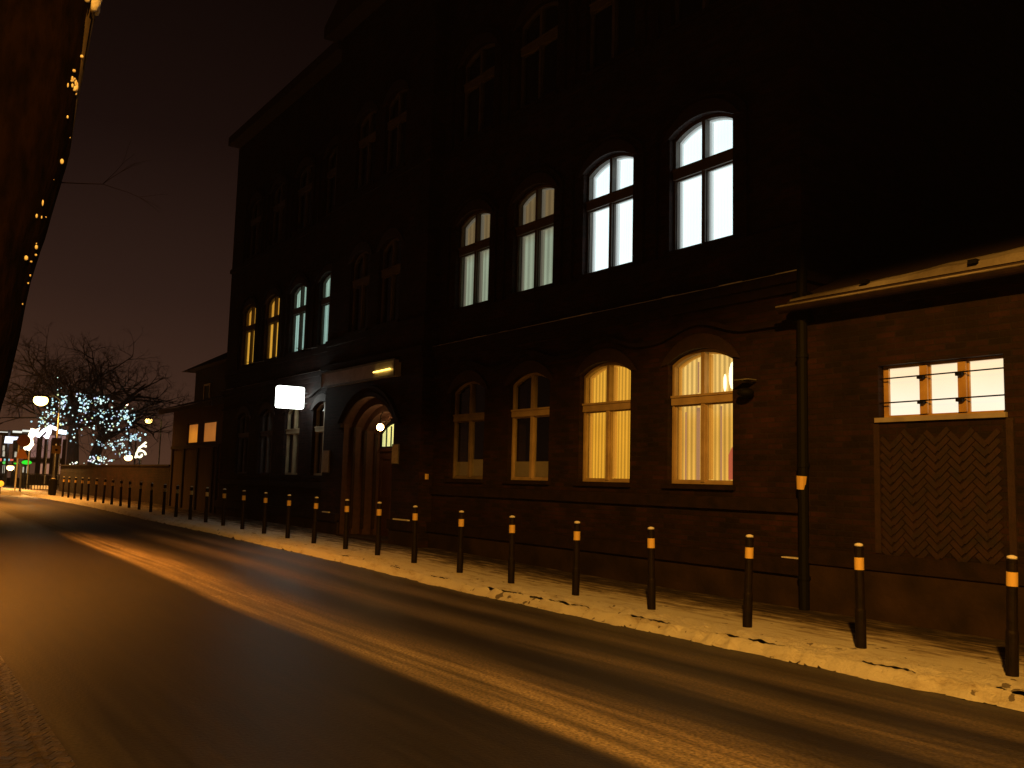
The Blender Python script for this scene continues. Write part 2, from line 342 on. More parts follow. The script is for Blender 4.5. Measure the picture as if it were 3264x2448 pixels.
mpv = vary(mat('pavement_slabs', rough=.8, spec=.3), (.028, .022, .019), (.09, .07, .055), 2.5, 9, bump=.5, stretch=(.4, 1.3, 1))
sheet('pavement', [7.77, 8.5, 9.5, 12.6], -.006, mpv)

# snow lying on the pavement and against the kerb, with gaps that show the kerb stones
mS = mat('pavement_snow', rough=.8, spec=.25)
t = nd(mS, 'ShaderNodeTexCoord'); s_ = nd(mS, 'ShaderNodeSeparateXYZ'); lk(mS, t.outputs['Object'], s_.inputs[0])
mp = nd(mS, 'ShaderNodeMapping'); mp.inputs['Scale'].default_value = (.6, 2.6, 1); lk(mS, t.outputs['Object'], mp.inputs[0])
n1 = nd(mS, 'ShaderNodeTexNoise'); n1.inputs['Scale'].default_value = 2.4; n1.inputs['Detail'].default_value = 11; n1.inputs['Roughness'].default_value = .68; lk(mS, mp.outputs[0], n1.inputs['Vector'])
trod = nd(mS, 'ShaderNodeMapRange'); lk(mS, s_.outputs[1], trod.inputs[0]); trod.inputs[1].default_value = 8.5; trod.inputs[2].default_value = 10.0; trod.inputs[3].default_value = -.02; trod.inputs[4].default_value = .40
sub = nd(mS, 'ShaderNodeMath', operation='SUBTRACT'); lk(mS, n1.outputs['Fac'], sub.inputs[0]); lk(mS, trod.outputs[0], sub.inputs[1])
r = ramp_of(mS, [(.08, (.04, .03, .022)), (.21, (.16, .125, .10)), (.33, (.42, .37, .31)), (.40, (.66, .63, .58)), (.52, (.80, .80, .79))]); lk(mS, sub.outputs[0], r.inputs[0])
vg = nd(mS, 'ShaderNodeTexVoronoi'); vg.inputs['Scale'].default_value = 5.5; vg.inputs['Randomness'].default_value = 1
ng = nd(mS, 'ShaderNodeTexNoise'); ng.inputs['Scale'].default_value = 1.1; lk(mS, t.outputs['Object'], ng.inputs['Vector'])
nw = nd(mS, 'ShaderNodeTexNoise'); nw.inputs['Scale'].default_value = 14; nw.inputs['Detail'].default_value = 5; lk(mS, t.outputs['Object'], nw.inputs['Vector'])
va = nd(mS, 'ShaderNodeVectorMath', operation='SCALE'); va.inputs['Scale'].default_value = .14; lk(mS, nw.outputs['Color'], va.inputs[0])
vb = nd(mS, 'ShaderNodeVectorMath', operation='ADD'); lk(mS, t.outputs['Object'], vb.inputs[0]); lk(mS, va.outputs[0], vb.inputs[1]); lk(mS, vb.outputs[0], vg.inputs['Vector'])
gs = nd(mS, 'ShaderNodeMath', operation='MULTIPLY_ADD'); lk(mS, ng.outputs['Fac'], gs.inputs[0]); gs.inputs[1].default_value = -.75; lk(mS, vg.outputs['Distance'], gs.inputs[2])
gr = ramp_of(mS, [(0.0, (.28, .26, .25)), (.06, (1, 1, 1))])
gm_ = nd(mS, 'ShaderNodeMath', operation='ADD'); lk(mS, gs.outputs[0], gm_.inputs[0]); gm_.inputs[1].default_value = .285; lk(mS, gm_.outputs[0], gr.inputs[0])
mxg = nd(mS, 'ShaderNodeMix', data_type='RGBA', blend_type='MULTIPLY'); mxg.inputs[0].default_value = 1; lk(mS, r.outputs[0], mxg.inputs[6]); lk(mS, gr.outputs[0], mxg.inputs[7])
lk(mS, mxg.outputs[2], bs(mS).inputs['Base Color'])
n2 = nd(mS, 'ShaderNodeTexNoise'); n2.inputs['Scale'].default_value = 34; n2.inputs['Detail'].default_value = 10; n2.inputs['Roughness'].default_value = .75; lk(mS, t.outputs['Object'], n2.inputs['Vector'])
bm_ = nd(mS, 'ShaderNodeBump'); bm_.inputs['Strength'].default_value = 1; bm_.inputs['Distance'].default_value = .045; lk(mS, n2.outputs['Fac'], bm_.inputs['Height']); lk(mS, bm_.outputs[0], bs(mS).inputs['Normal'])
DASH = [(-14.5, -14.0), (-13.1, -12.45), (-11.5, -10.55), (-10.35, -8.95), (-8.4, -7.55), (-6.95, -6.6), (-6.52, -6.05), (-5.2, -4.65), (-3.95, -3.2), (-16.6, -16.2), (-1.9, -1.2)]
def snow_edge(x): return 7.49 + .05*fbm(x*.9, 3.1) + .035*fbm(x*5, 1.7) + .010*fbm(x*15, 2.7)
def snow_h(x, y):
    e = snow_edge(x)                 # road-side edge
    d = y-e
    if d < 0: return -1
    bank = .022*min(1, d/.10) + .016*math.exp(-((y-7.95)/.28)**2)*(1+.8*fbm(x*1.3, y*1.3))
    h = -.080 + .090*min(1, d/(.10+.05*fbm(x*4, 6.6))) + bank*.9 + .014*fbm(x*3.3, y*3.3, 2) + .020*fbm(x*9, y*9, 5) + .010*fbm(x*26, y*26, 3)
    f_ = noise.cell(Vector((x*3.2, y*3.6, 4))); h -= .022*max(0, f_-.35) if 7.75 < y < 8.4 else 0
    if y > 8.1: h -= .045*min(1, (y-8.1)/.35)
    for a, b in DASH:
        if a-.02 < x < b+.02:
            yc = 7.65; w = .026+.006*fbm(x*3, 4.4)
            tt = min(x-a, b-x)
            if tt < .2: w *= max(0, tt/.2)**.7
            if abs(y-yc) < w: return -1
    return max(h, .004 if y > 7.72 else -.078)
def frange(a, b, st):
    r_ = []
    while a < b: r_.append(a); a += st
    return r_+[b]
xs = frange(-95, -40, .3)[:-1] + frange(-40, -17, .12)[:-1] + frange(-17, 1.5, .035)
ys = frange(7.3, 7.58, .02)[:-1] + frange(7.58, 7.72, .009)[:-1] + frange(7.72, 7.85, .02)[:-1] + frange(7.85, 8.3, .035)[:-1] + frange(8.3, 10.6, .09)
mb = MB(); idx = {}
for i, x in enumerate(xs):
    ed = snow_edge(x)
    for j, y in enumerate(ys):
        h = snow_h(x, y)
        if y < ed and ys[j+1] >= ed: y, h = ed, -.078
        if h > -.5:
            idx[i, j] = len(mb.v); mb.v.append((x, y, zg(x)+max(h, -.076 if y < 7.615 else .003)))
for i in range(len(xs)-1):
    for j in range(len(ys)-1):
        q = [idx.get(k) for k in ((i, j), (i+1, j), (i+1, j+1), (i, j+1))]
        if None not in q: mb.f.append(tuple(q))
tag(mb.build('snow', mS, smooth=True), kind='structure')

# ================================================================= SCHOOL BUILDING
YW, YR = 10.5, 10.15
XL, XRL, XRR, XE = -33.45, -23.45, -18.05, -7.97
ZE = 14.2; YB = 23.0
B0 = (-20.7, 16, 0)
bld = thing('brick_school_building', B0, 'long dark three storey brick building with arched windows and a round arched doorway', 'building')
CW = [-9.90, -12.15, -14.41, -16.66]; CL = [-24.47, -26.71, -28.95, -31.2]; CR = [-19.92, -21.6]
WW = 1.36
floors = [dict(z0=1.64, zs=3.56, tr=(2.90, 3.05)), dict(z0=5.42, zs=7.36, tr=(6.66, 6.84)), dict(z0=9.3, zs=11.2, tr=(10.55, 10.72))]
RISE = .2
def hole(cx, fl, w=WW): f = floors[fl]; return opening(cx, w, f['z0'], f['zs'], RISE)
mb = MB()
wall_holes(mb, [(XRR, -.3), (XE, -.3), (XE, ZE), (XRR, ZE)], [hole(c, k) for c in CW for k in range(3)], YW, .45)
wall_holes(mb, [(XL, -.3), (XRL, -.3), (XRL, ZE), (XL, ZE)], [hole(c, k, 1.25) for c in CL for k in range(3)], YW, .45)
PX = -20.76
portal_hole = opening(PX, 2.8, -.3, 3.02, .62, 20)
ph = [(PX-1.4, -.3)]+portal_hole[1:-1]+[(PX+1.4, -.3)]
# risalit: outline goes round the doorway, window holes above
outl = [(XRL, -.3), (PX-1.4, -.3)] + portal_hole[1:-1] + [(PX+1.4, -.3), (XRR, -.3), (XRR, ZE+.2), (XRL, ZE+.2)]
wall_holes(mb, outl, [hole(c, k, 1.15) for c in CR for k in (1, 2)], YR, .45)
for X in (XRL, XRR): mb.add([(X, YR, -.3), (X, YW+.02, -.3), (X, YW+.02, ZE+.2), (X, YR, ZE+.2)], [(0, 1, 2, 3)])
for X in (XL, XE): mb.add([(X, YW, -.3), (X, YB, -.3), (X, YB, ZE), (X, YW, ZE), (X, (YW+YB)/2, ZE+(4.2 if X == XE else 0.01))], [(0, 1, 2, 4, 3)])
mb.add([(XL, YB, -.3), (XE, YB, -.3), (XE, YB, ZE), (XL, YB, ZE)], [(0, 1, 2, 3)])
mb.build('wall', M['brick'], bld, B0)
# roof
mb = MB(); ym = (YW+YB)/2
mb.add([(XL+.1, YW-.45, ZE), (XE+.2, YW-.45, ZE), (XE+.2, YB+.3, ZE), (XL+.1, YB+.3, ZE), (XL+5, ym, ZE+4.3), (XE+.2, ym, ZE+4.3)],
       [(0, 1, 5, 4), (1, 2, 5), (2, 3, 4, 5), (3, 0, 4)])
mb.box(XL+.1, XRL-.1, YW-.45, YW-.002, ZE-.32, ZE-.004); mb.box(XRR+.1, XE+.2, YW-.45, YW-.002, ZE-.32, ZE-.004)
mb.box(XRL-.3, XRR+.3, YR-.45, YW+.3, ZE-.05, ZE+.3)
mb.add([(XRL-.3, YR-.45, ZE+.302), (XRR+.3, YR-.45, ZE+.302), (PX, YR-.45, ZE+1.9), (XRL-.3, YR+4, ZE+.302), (XRR+.3, YR+4, ZE+.302), (PX, YR+4, ZE+1.9)], [(0, 1, 2), (0, 2, 5, 3), (1, 4, 5, 2)])
mb.build('roof', M['tile'], bld, B0)
# string courses and cornices
def course(name, zb, zt, out_, m, segs=None, gable=True, smooth=False):
    mb = MB()
    runs = segs or [(XL-.02, XRL, YW), (XRL-out_, XRR+out_, YR), (XRR, XE, YW)]
    for a, b, Y in runs: MB().box(a, b, Y-out_, Y+.003, zb, zt).build(name, m, bld, B0)
    if gable: MB().box(XE+.002, XE+out_, YW-out_, YB, zb, zt).build(name, m, bld, B0)
course('cornice', 4.50, 4.64, .13, M['mould'])
course('cornice', 4.36, 4.497, .07, M['mould'])
course('string_course', 5.18, 5.34, .06, M['mould'])
course('string_course', 9.05, 9.2, .06, M['mould'])
course('string_course', 1.28, 1.45, .07, M['mould'], segs=[(XL-.02, XRL, YW), (XRR, XE, YW)])
course('plinth_course', .44, .66, .12, M['mould'], segs=[(XL-.02, XRL, YW), (XRL-.1, PX-1.45, YR), (PX+1.45, XRR+.1, YR), (XRR, XE, YW)])
mb = MB()
for a, b, Y in [(XL-.01, XRL, YW), (XRL-.06, PX-1.45, YR), (PX+1.45, XRR+.06, YR), (XRR, XE+.04, YW)]: mb.box(a, b, Y-.06, Y+.002, -.3, .497)
mb.box(XE+.002, XE+.06, YW-.06, YB, -.3, .5)
mb.build('plinth', M['plinth'], bld, B0)
# snow lines on ledges
mb = MB()
def ledge(mb, a, b, y0, y1, z, th=.022, seed=0, g=0, dens=.15):
    x = a
    while x < b:
        l = random.uniform(.25, .7); x2 = min(b, x+l); k = .4+.9*abs(fbm(x*.9, z+seed)); t_ = th*min(1.3, k)
        if fbm(x*.7+seed, z*3) > -dens: MB().box(x, x2-.003, y0+.01*random.random(), y1, z, z+t_).build('ledge_snow', M['snow'], bld, B0)
        x = x2
ledge(mb, XRR, XE+.1, YW-.126, YW-.004, 4.641, .02, 1, dens=.6); ledge(mb, XL, XRL, YW-.126, YW-.004, 4.641, .015, 2, dens=.5)
MB().box(-8.25, -7.98, YW-.118, YW-.004, .661, .675).build('ledge_snow', M['snow'], bld, B0)
# brick arches and wavy label moulding over ground floor windows
def hood_over(mb, cx, w, zs, rise, t_, gap, out_, Y):
    o = arch(cx, w+2*(gap+t_), zs+gap*.2, rise+gap+t_-.02, 14); i = arch(cx, w+2*gap, zs+gap*.2, rise+gap-.02, 14)
    mb.strip(o, i, Y-out_, Y+.003)
def soldier(mb, cx, w, zs, rise, t_, out_, Y):
    o = arch(cx, w+.3, zs-.03, rise+t_, 14); i = arch(cx, w+.004, zs, rise, 14); mb.strip(o, i, Y-out_, Y+.003)
for k in range(3):
    f = floors[k]
    for c, w_, Y in [(c, WW, YW) for c in CW]+[(c, 1.25, YW) for c in CL]+[(c, 1.15, YR) for c in CR if k]:
        mb = MB(); soldier(mb, c, w_, f['zs'], RISE, .26, .035, Y); mb.build('window_arch', M['hood'], bld, B0)
def wavy(x):
    z = 3.93
    for c in CW+CL:
        d = abs(x-c)
        if d < .98: z += .0; z = 3.93+.21*(math.cos(d/.98*math.pi)+1)/2
    return z
for a, b in ((XRR+.02, XE-.02), (XL+.02, XRL-.02)):
    n = int((b-a)/.08); P = [(a+(b-a)*i/n, wavy(a+(b-a)*i/n)) for i in range(n+1)]
    mb = MB(); mb.strip([(x, z+.05) for x, z in P], [(x, z-.02) for x, z in P], YW-.075, YW+.003); mb.build('label_moulding', M['mould'], bld, B0)
for k in (1, 2):
    f = floors[k]
    for c in CW+CL:
        w_ = WW if c in CW else 1.25
        mb = MB(); hood_over(mb, c, w_, f['zs'], RISE, .05, .26, .07, YW)
        for sx in (-1, 1): mb.box(c+sx*(w_/2+.285)-.025, c+sx*(w_/2+.285)+.025, YW-.055, YW+.003, f['z0']-.1, f['zs']+.03)
        mb.build('hood_moulding', M['mould'], bld, B0)

# windows -------------------------------------------------------
def window(cx, w, fl, Y, curt=None, fm='darkframe', strip=None, film=False, net=False, inner=True, cd=.30, half=None):
    f = floors[fl]; z0, zs, (t0, t1) = f['z0'], f['zs'], f['tr']
    yo = Y+.10; ft = .045; w_ = w-.006; zt = zs+RISE
    o = opening(cx, w_, z0+.002, zs-.002, RISE); i = opening(cx, w_-2*ft, z0+ft*.8, zs-.035, RISE*.9)
    mb = MB(); mb.ring(o, i, yo, yo+.09)
    mb.box(cx-.036, cx+.036, yo-.02, yo+.088, z0+ft*.8, zt-.05)
    mb.box(cx-w_/2+.01, cx+w_/2-.01, yo-.035, yo+.07, t0, t1)
    mb.box(cx-w_/2+.01, cx+w_/2-.01, yo-.055, yo-.037, t1-.035, t1)
    win = mb.build('window', M[fm], bld, B0)
    mb = MB()   # opening casements
    for a, b in ((cx-w_/2+ft, cx-.037), (cx+.037, cx+w_/2-ft)):
        mb.ring([(a, z0+ft*.8), (a, t0-.003), (b, t0-.003), (b, z0+ft*.8)], [(a+.018, z0+ft*.8+.03), (a+.018, t0-.025), (b-.018, t0-.025), (b-.018, z0+ft*.8+.03)], yo+.02, yo+.06)
    mb.build('casement', M[fm], win)
    if inner:
        mb = MB(); yi = Y+.22
        mb.ring(opening(cx, w_-.05, z0+.01, zs-.02, RISE), opening(cx, w_-.13, z0+.04, zs-.05, RISE*.9), yi, yi+.04)
        mb.box(cx-.05, cx+.05, yi-.003, yi+.05, z0+.08, zt-.08); mb.box(cx-w_/2+.06, cx+w_/2-.06, yi-.006, yi+.04, t0, t1)
        mb.build('inner_casement', M[strip] if strip else M[fm], win)
    for part in win.children: part.location = (0, 0, 0)
    gm = MB(); gm.prism([(x, z) for x, z in opening(cx, w_-2*ft+.01, z0+.06, zs-.03, RISE*.9)], yo+.035, yo+.039); gm.build('glass', M['glass'], win)
    sm = MB(); sm.box(cx-w/2-.06, cx+w/2+.06, Y-.07, Y+.16, z0-.075, z0-.002); sm.build('sill', M['mould'], win)
    bk = MB(); bk.box(cx-w/2-.05, cx+w/2+.05, Y+.452, Y+.47, z0-.1, zt+.1); bk.build('room_back', M['dark'], win)
    if curt:
        cm = MB(); cm.prism(opening(cx, w-.01, z0+.01, zs-.01, RISE*.98), Y+cd, Y+cd+.01); cm.build('curtain', M[curt], win)
    if net:
        cm = MB(); cm.prism(opening(cx, w-.2, z0+.05, zs-.05, RISE*.9), Y+cd, Y+cd+.01); cm.build('net_curtain', M['dimcurt'], win)
    if film:
        a, b = cx-w_/2+ft+.01, cx+w_/2-ft-.01
        cm = MB(); cm.box(a, cx-.05, yo+.045, yo+.05, z0+.07, z0+film[0]); cm.box(cx+.05, b, yo+.045, yo+.05, z0+.07, z0+film[1]); cm.build('frosted_film', M['film'], win)
    for part in win.children:
        for v in ():
            pass
    return win
# children of windows are built in world numbers: shift them onto the building's origin
def fix(win):
    for ch in win.children:
        if not ch.get('_f') and ch.name.split('.')[0] not in ('x',):
            me = ch.data
            for v in me.vertices: v.co -= Vector(B0)
    return win
W1 = [('c_bright', 'darkframe', 'c_strip'), ('c_bright', 'darkframe', 'c_strip'), ('c_pale', 'darkframe', 'c_strip2'), ('c_pale', 'darkframe', 'c_strip2')]
for c, (cu, fm, st) in zip(CW, W1): fix(window(c, WW, 1, YW, cu, fm, st))
for c, cu in zip(CL, ('c_green', 'c_green', 'c_amber', 'c_amber')): fix(window(c, 1.25, 1, YW, cu, 'darkframe', None, inner=False, cd=.21))
g4 = fix(window(CW[0], WW, 0, YW, 'c_warm2', 'cream', 'c_strip3'))
fix(window(CW[1], WW, 0, YW, 'c_warm', 'cream', 'c_strip3'))
fix(window(CW[2], WW, 0, YW, None, 'cream', None, film=(.37, .37), inner=False))
fix(window(CW[3], WW, 0, YW, None, 'cream_half_shade', None, film=(.37, .42), inner=False))
for k, c in enumerate(CL): fix(window(c, 1.25, 0, YW, None, 'cream' if k < 2 else 'cream_shade', None, net=k < 2, inner=False, cd=.3))
for c in CW: fix(window(c, WW, 2, YW, None, 'cream_shade', inner=False))
for c in CL: fix(window(c, 1.25, 2, YW, None, 'cream_shade', inner=False))
for c in CR:
    for k in (1, 2): fix(window(c, 1.15, k, YR, None, 'cream_shade', inner=False))
# things seen inside the nearest lit ground floor window
mb = MB(); mb.ball((-9.46, YW+.28, 3.32), .085, sz=2.6, sy=.2); mb.ball((-9.62, YW+.28, 3.22), .035, sz=4, sy=.2)
mb.build('ceiling_lamp', emis('lamp_in_room', (1, .86, .5), 2.6), g4, B0)
mb = MB(); mb.box(-10.22, -10.15, YW+.285, YW+.295, 1.70, 2.86); mb.box(-10.47, -10.44, YW+.285, YW+.295, 1.7, 2.8); mb.box(-9.72, -9.69, YW+.285, YW+.295, 1.7, 2.86); mb.box(-10.2, -10.17, YW+.285, YW+.295, 3.1, 3.6)
mb.build('blind_gap', emis('blind_gap_shade', (.36, .2, .1), 1), g4, B0)
mb = MB(); mb.prism([(-9.55, 1.72), (-9.55, 2.10), (-9.49, 2.2), (-9.42, 2.26), (-9.38, 2.2), (-9.37, 1.72)], YW+.28, YW+.285)
mb.build('red_cloth', emis('red_cloth_behind_blind', (.42, .10, .05), 1), g4, B0)

# doorway -------------------------------------------------------
mb = MB()
steps = [(YR+.001, 1.4, 3.02, .62), (YR+.24, 1.21, 2.93, .53), (YR+.47, 1.03, 2.84, .45), (YR+.70, .86, 2.75, .36)]
for (ya, ha, za, ra), (yb, hb, zb, rb) in zip(steps, steps[1:]):
    o = opening(PX, 2*ha, -.3, za, ra, 18); i = opening(PX, 2*hb, -.3, zb, rb, 18)
    # tunnel of this order then the shoulder to the next one
    n = len(o)
    mb.add([(x, ya, z) for x, z in o] + [(x, yb, z) for x, z in o], [(k, k+1, k+1+n, k+n) for k in range(n-1)])
    mb.add([(x, yb, z) for x, z in o] + [(x, yb, z) for x, z in i], [(k, k+1, k+1+n, k+n) for k in range(n-1)])
yb, hb, zb, rb = steps[-1]; i = opening(PX, 2*hb, -.3, zb, rb, 18); n = len(i)
mb.add([(x, yb, z) for x, z in i] + [(x, yb+.25, z) for x, z in i], [(k, k+1, k+1+n, k+n) for k in range(n-1)])
mb.build('doorway', vary(mat('doorway_brick', rough=.8), (.032, .013, .009), (.06, .023, .015), 9, bump=.5), bld, B0)
mb = MB()
mb.strip(arch(PX, 2.8+.62, 3.0, .92, 20), arch(PX, 2.8+.46, 3.0, .84, 20), YR-.09, YR+.003)
mb.strip(arch(PX, 2.8+.3, 3.0, .76, 20), arch(PX, 2.8+.004, 3.02, .62, 20), YR-.04, YR+.003)
for sx in (-1, 1):
    a, b = sorted((PX+sx*1.42, PX+sx*1.78)); mb.box(a, b, YR-.10, YR+.003, 2.9, 3.02)
    for (ya, ha, za, ra) in steps[1:]:
        a = PX+sx*ha; mb.tube([(a, ya-.02, .3), (a, ya-.02, za)], .045, 8)
mb.build('arch_moulding', M['mould'], bld, B0)
yd = YR+.80
mb = MB(); mb.box(PX-.86, PX-.02, yd, yd+.06, .05, 2.30); mb.box(PX+.02, PX+.86, yd, yd+.06, .05, 2.30); mb.box(PX-.86, PX+.86, yd-.04, yd+.05, 2.302, 2.38)
for sx in (-1, 1):
    for z0, z1 in ((.25, .95), (1.1, 2.15)):
        a, b = sorted((PX+sx*.14, PX+sx*.74)); mb.ring([(a, z0), (a, z1), (b, z1), (b, z0)], [(a+.05, z0+.05), (a+.05, z1-.05), (b-.05, z1-.05), (b-.05, z0+.05)], yd-.02, yd)
door = mb.build('door', vary(mat('door_wood', rough=.5), (.03, .012, .008), (.055, .02, .012), 6, stretch=(4, 1, .3)), bld, B0)
mb = MB(); mb.tube([(PX+.07, yd-.05, 1.0), (PX+.07, yd-.05, 1.25)], .012, 6); mb.build('handle', M['grey'], door, B0)
mb = MB(); fo = opening(PX, 1.70, 2.39, 2.76, .33, 16)
mb.prism(fo, yd+.03, yd+.035); mb.build('fanlight_pane', emis('lit_fanlight', (.62, .66, .26), 1.0), door, B0)
mb = MB(); mb.ring(opening(PX, 1.72, 2.38, 2.75, .36, 16), opening(PX, 1.58, 2.43, 2.75, .27, 16), yd-.01, yd+.025)
for k in range(-3, 4):
    if k: mb.box(PX+k*.26-.012, PX+k*.26+.012, yd-.008, yd+.02, 2.43, 3.0-.05*abs(k))
mb.box(PX-.02, PX+.02, yd-.008, yd+.02, 2.43, 3.03)
mb.build('fanlight_bars', M['black'], door, B0)
mb = MB(); mb.box(PX-.95, PX+.95, yd+.07, yd+.09, -.3, 3.3); mb.build('lobby_back', M['dark'], door, B0)
mb = MB(); mb.box(PX-1.25, PX+1.25, YR-.15, yd+.06, -.1, .14); mb.box(PX-1.38, PX+1.38, YR-.45, YR-.152, -.1, .06)
mb.build('step', M['plinth'], bld, B0)
for a, b in ((PX+1.75, XRR-.25), (PX-2.3, PX-1.9)): MB().box(a, b, YR-.118, YR-.06, .661, .69).build('ledge_snow', M['snow'], bld, B0)
# downpipes with yellow tape
for X, Yp, tz in ((-7.86, YW-.14, 1.69), (-18.0-.12, YW-.12, 1.63)):
    z_ = zg(X)
    mb = MB(); mb.tube([(X, Yp, z_), (X, Yp, 4.3), (X, Yp+.02, 4.9), (X, Yp, 13.9 if X < -10 else 4.9)], .055 if X < -10 else .07, 10)
    for z in (.4, 1.9, 3.4): mb.tube([(X, Yp, z), (X, Yp, z+.05)], .085, 10)
    if X > -10: mb.box(X-.12, X+.12, Yp-.05, YW-.002, 3.9, 4.3)
    dp = mb.build('downpipe', M['black'], bld, B0, smooth=False)
    mb = MB()
    if X > -10: mb.tube([(X-.01, Yp-.03, tz-.09), (X+.0, Yp-.03, tz+.09)], [.062, .075], 10)
    else: mb.tube([(X, Yp-.03, tz-.02), (X, Yp-.03, tz+.10)], .085, 10); mb.tube([(X-.14, Yp-.03, tz+.18), (X-.14, Yp-.03, tz+.36)], .06, 10)
    mb.build('yellow_tape', M['band'], dp, B0)
# slack cables between first floor sills
for a, b, za, zb in ((-31.0, -29.2, 5.5, 5.36), (-26.4, -24.8, 5.5, 5.36)):
    mb = MB(); mb.tube([(a, YW-.1, za), ((a+b)/2, YW-.1, (za+zb)/2-.04), (b, YW-.1, zb)], .012, 5); mb.build('cable', M['grey'], bld, B0)

# ---- things fixed to the school
t0 = (-21.2, YR, 4.03)
sg = thing('sign_board', t0, 'long metal fascia board with a glowing painted reflection above the arched doorway', 'sign')
mb = MB(); mb.box(-23.36, -19.1, 9.97, YR-.003, 4.03, 4.42); mb.build('board', M['zinc'], sg, t0, bevel=.01)
mb = MB(); mb.ring([(-23.38, 4.01), (-23.38, 4.44), (-19.08, 4.44), (-19.08, 4.01)], [(-23.33, 4.06), (-23.33, 4.39), (-19.13, 4.39), (-19.13, 4.06)], 9.95, 9.968); mb.build('frame', M['grey'], sg, t0)
mb = MB(); mb.tube([(-20.12, 9.93, 4.185), (-19.26, 9.93, 4.20)], .018, 8); mb.build('glint_strip', emis('painted_glint', (1, .62, .1), 5.0), sg, t0)  # glowing strip stands in for a light streak reflected in the metal
# illuminated box sign
t0 = (-25.55, 10.4, 3.9)
sg = thing('illuminated_box_sign', t0, 'glowing white rounded box sign sticking out from the wall beside the doorway', 'sign')
mb = MB()
def rbox(mb, x0, x1, y0, y1, z0, z1, r, n=5):
    P = []
    for (cy, cz, a) in ((y1-r, z1-r, 0), (y0+r, z1-r, 90), (y0+r, z0+r, 180), (y1-r, z0+r, 270)):
        for k in range(n+1):
            q = math.radians(a+90*k/n); P.append((cy+r*math.cos(q), cz+r*math.sin(q)))
    m = len(P); mb.add([(x0, y, z) for y, z in P]+[(x1, y, z) for y, z in P], [tuple(range(m)), tuple(range(2*m-1, m-1, -1))]+[(k, k+m, (k+1) % m+m, (k+1) % m) for k in range(m)])
rbox(mb, -25.62, -25.46, 9.53, 10.35, 3.575, 4.22, .06)
mb.build('lit_face', emis('lit_sign_face', (.93, 1, .93), 6), sg, t0)
mb = MB(); mb.tube([(-25.54, 10.3, 4.06), (-25.54, 10.497, 4.06)], .02, 6); mb.tube([(-25.54, 10.3, 3.75), (-25.54, 10.497, 3.75)], .02, 6); mb.build('bracket', M['grey'], sg, t0)
# globe lamp
t0 = (PX, YR+.35, 2.89)
sg = thing('globe_lamp', t0, 'glowing round globe lamp hanging on an iron bracket inside the arched doorway', 'lamp')
mb = MB(); mb.ball((PX, YR+.35, 2.89), .09, 14, 8); mb.build('globe', emis('globe_glass', (1, .55, .2), 48), sg, t0, smooth=True)
mb = MB(); mb.tube([(PX, YR+.35, 2.975), (PX, YR+.35, 3.18), (PX+.05, YR+.4, 3.3)], .012, 6); mb.tube([(PX, YR+.35, 3.02), (PX+.25, YR+.45, 3.05), (PX+.3, YR+.5, 3.15)], .01, 6); mb.ball((PX, YR+.35, 2.985), .03)
mb.build('bracket', M['black'], sg, t0)
# notices
for (x0, x1, z0, z1, Y, lb) in ((-19.36, -19.03, 1.95, 2.42, YR, 'narrow faded notice plate on the brick pier right of the doorway'),
                                (-23.40, -22.95, 1.72, 2.33, YR, 'pale notice board on the brick pier left of the doorway')):
    t0 = ((x0+x1)/2, Y, z0); o = thing('notice_board', t0, lb, 'notice board')
    mb = MB(); mb.box(x0, x1, Y-.03, Y-.004, z0, z1); mb.build('frame', M['grey'], o, t0)
    mb = MB(); mb.box(x0+.02, x1-.02, Y-.034, Y-.031, z0+.02, z1-.02); mb.build('sheet', M['paper'], o, t0)
# unlit wall lamp right of the ground floor windows
t0 = (-8.85, YW, 3.0); o = thing('wall_lamp', t0, 'small unlit wall lamp with a dark hood right of the brightest ground floor window', 'lamp')
mb = MB(); mb.tube([(-8.85, YW-.002, 3.14), (-8.85, YW-.22, 3.16)], .015, 6); mb.box(-8.98, -8.72, YW-.24, YW-.06, 3.16, 3.175); mb.build('arm', M['grey'], o, t0)
mb = MB(); mb.ball((-8.85, YW-.15, 2.98), .13, 12, 6, sz=.55); mb.build('hood', M['black'], o, t0, smooth=True)

# ================================================================= RIGHT ANNEXE
A0 = (-3, 12, 0)
an = thing('low_brick_annexe', A0, 'low brick annexe with snowy lean-to roof and a barred three pane window at right', 'building')
XA = 4.0; YA = 10.46
mb = MB()
wz = (2.53, 3.20); wx0, wx1 = -6.78, -5.20
wall_holes(mb, [(XE+.003, -.2), (XA, -.2), (XA, 4.12), (XE+.003, 4.12)], [[(wx0, wz[0]), (wx0, wz[1]), (wx1, wz[1]), (wx1, wz[0])]], YA, .35)
mb.add([(XA, YA, -.2), (XA, 16, -.2), (XA, 16, 4.1), (XA, YA, 4.1)], [(0, 1, 2, 3)]); mb.add([(XE, 16, -.2), (XA, 16, -.2), (XA, 16, 6), (XE, 16, 6)], [(0, 1, 2, 3)])
mb.build('wall', M['brick2'], an, A0)
mb = MB(); mb.box(XE+.08, XA, YA-.05, YA+.003, -.2, .62); mb.build('plinth', M['plinth'], an, A0)
mb = MB(); mb.box(XE+.10, XA, YA-.085, YA-.052, .62, .82); mb.box(XE+.003, XA, YA-.05, YA-.002, 3.98, 4.10); mb.build('string_course', M['mould'], an, A0)
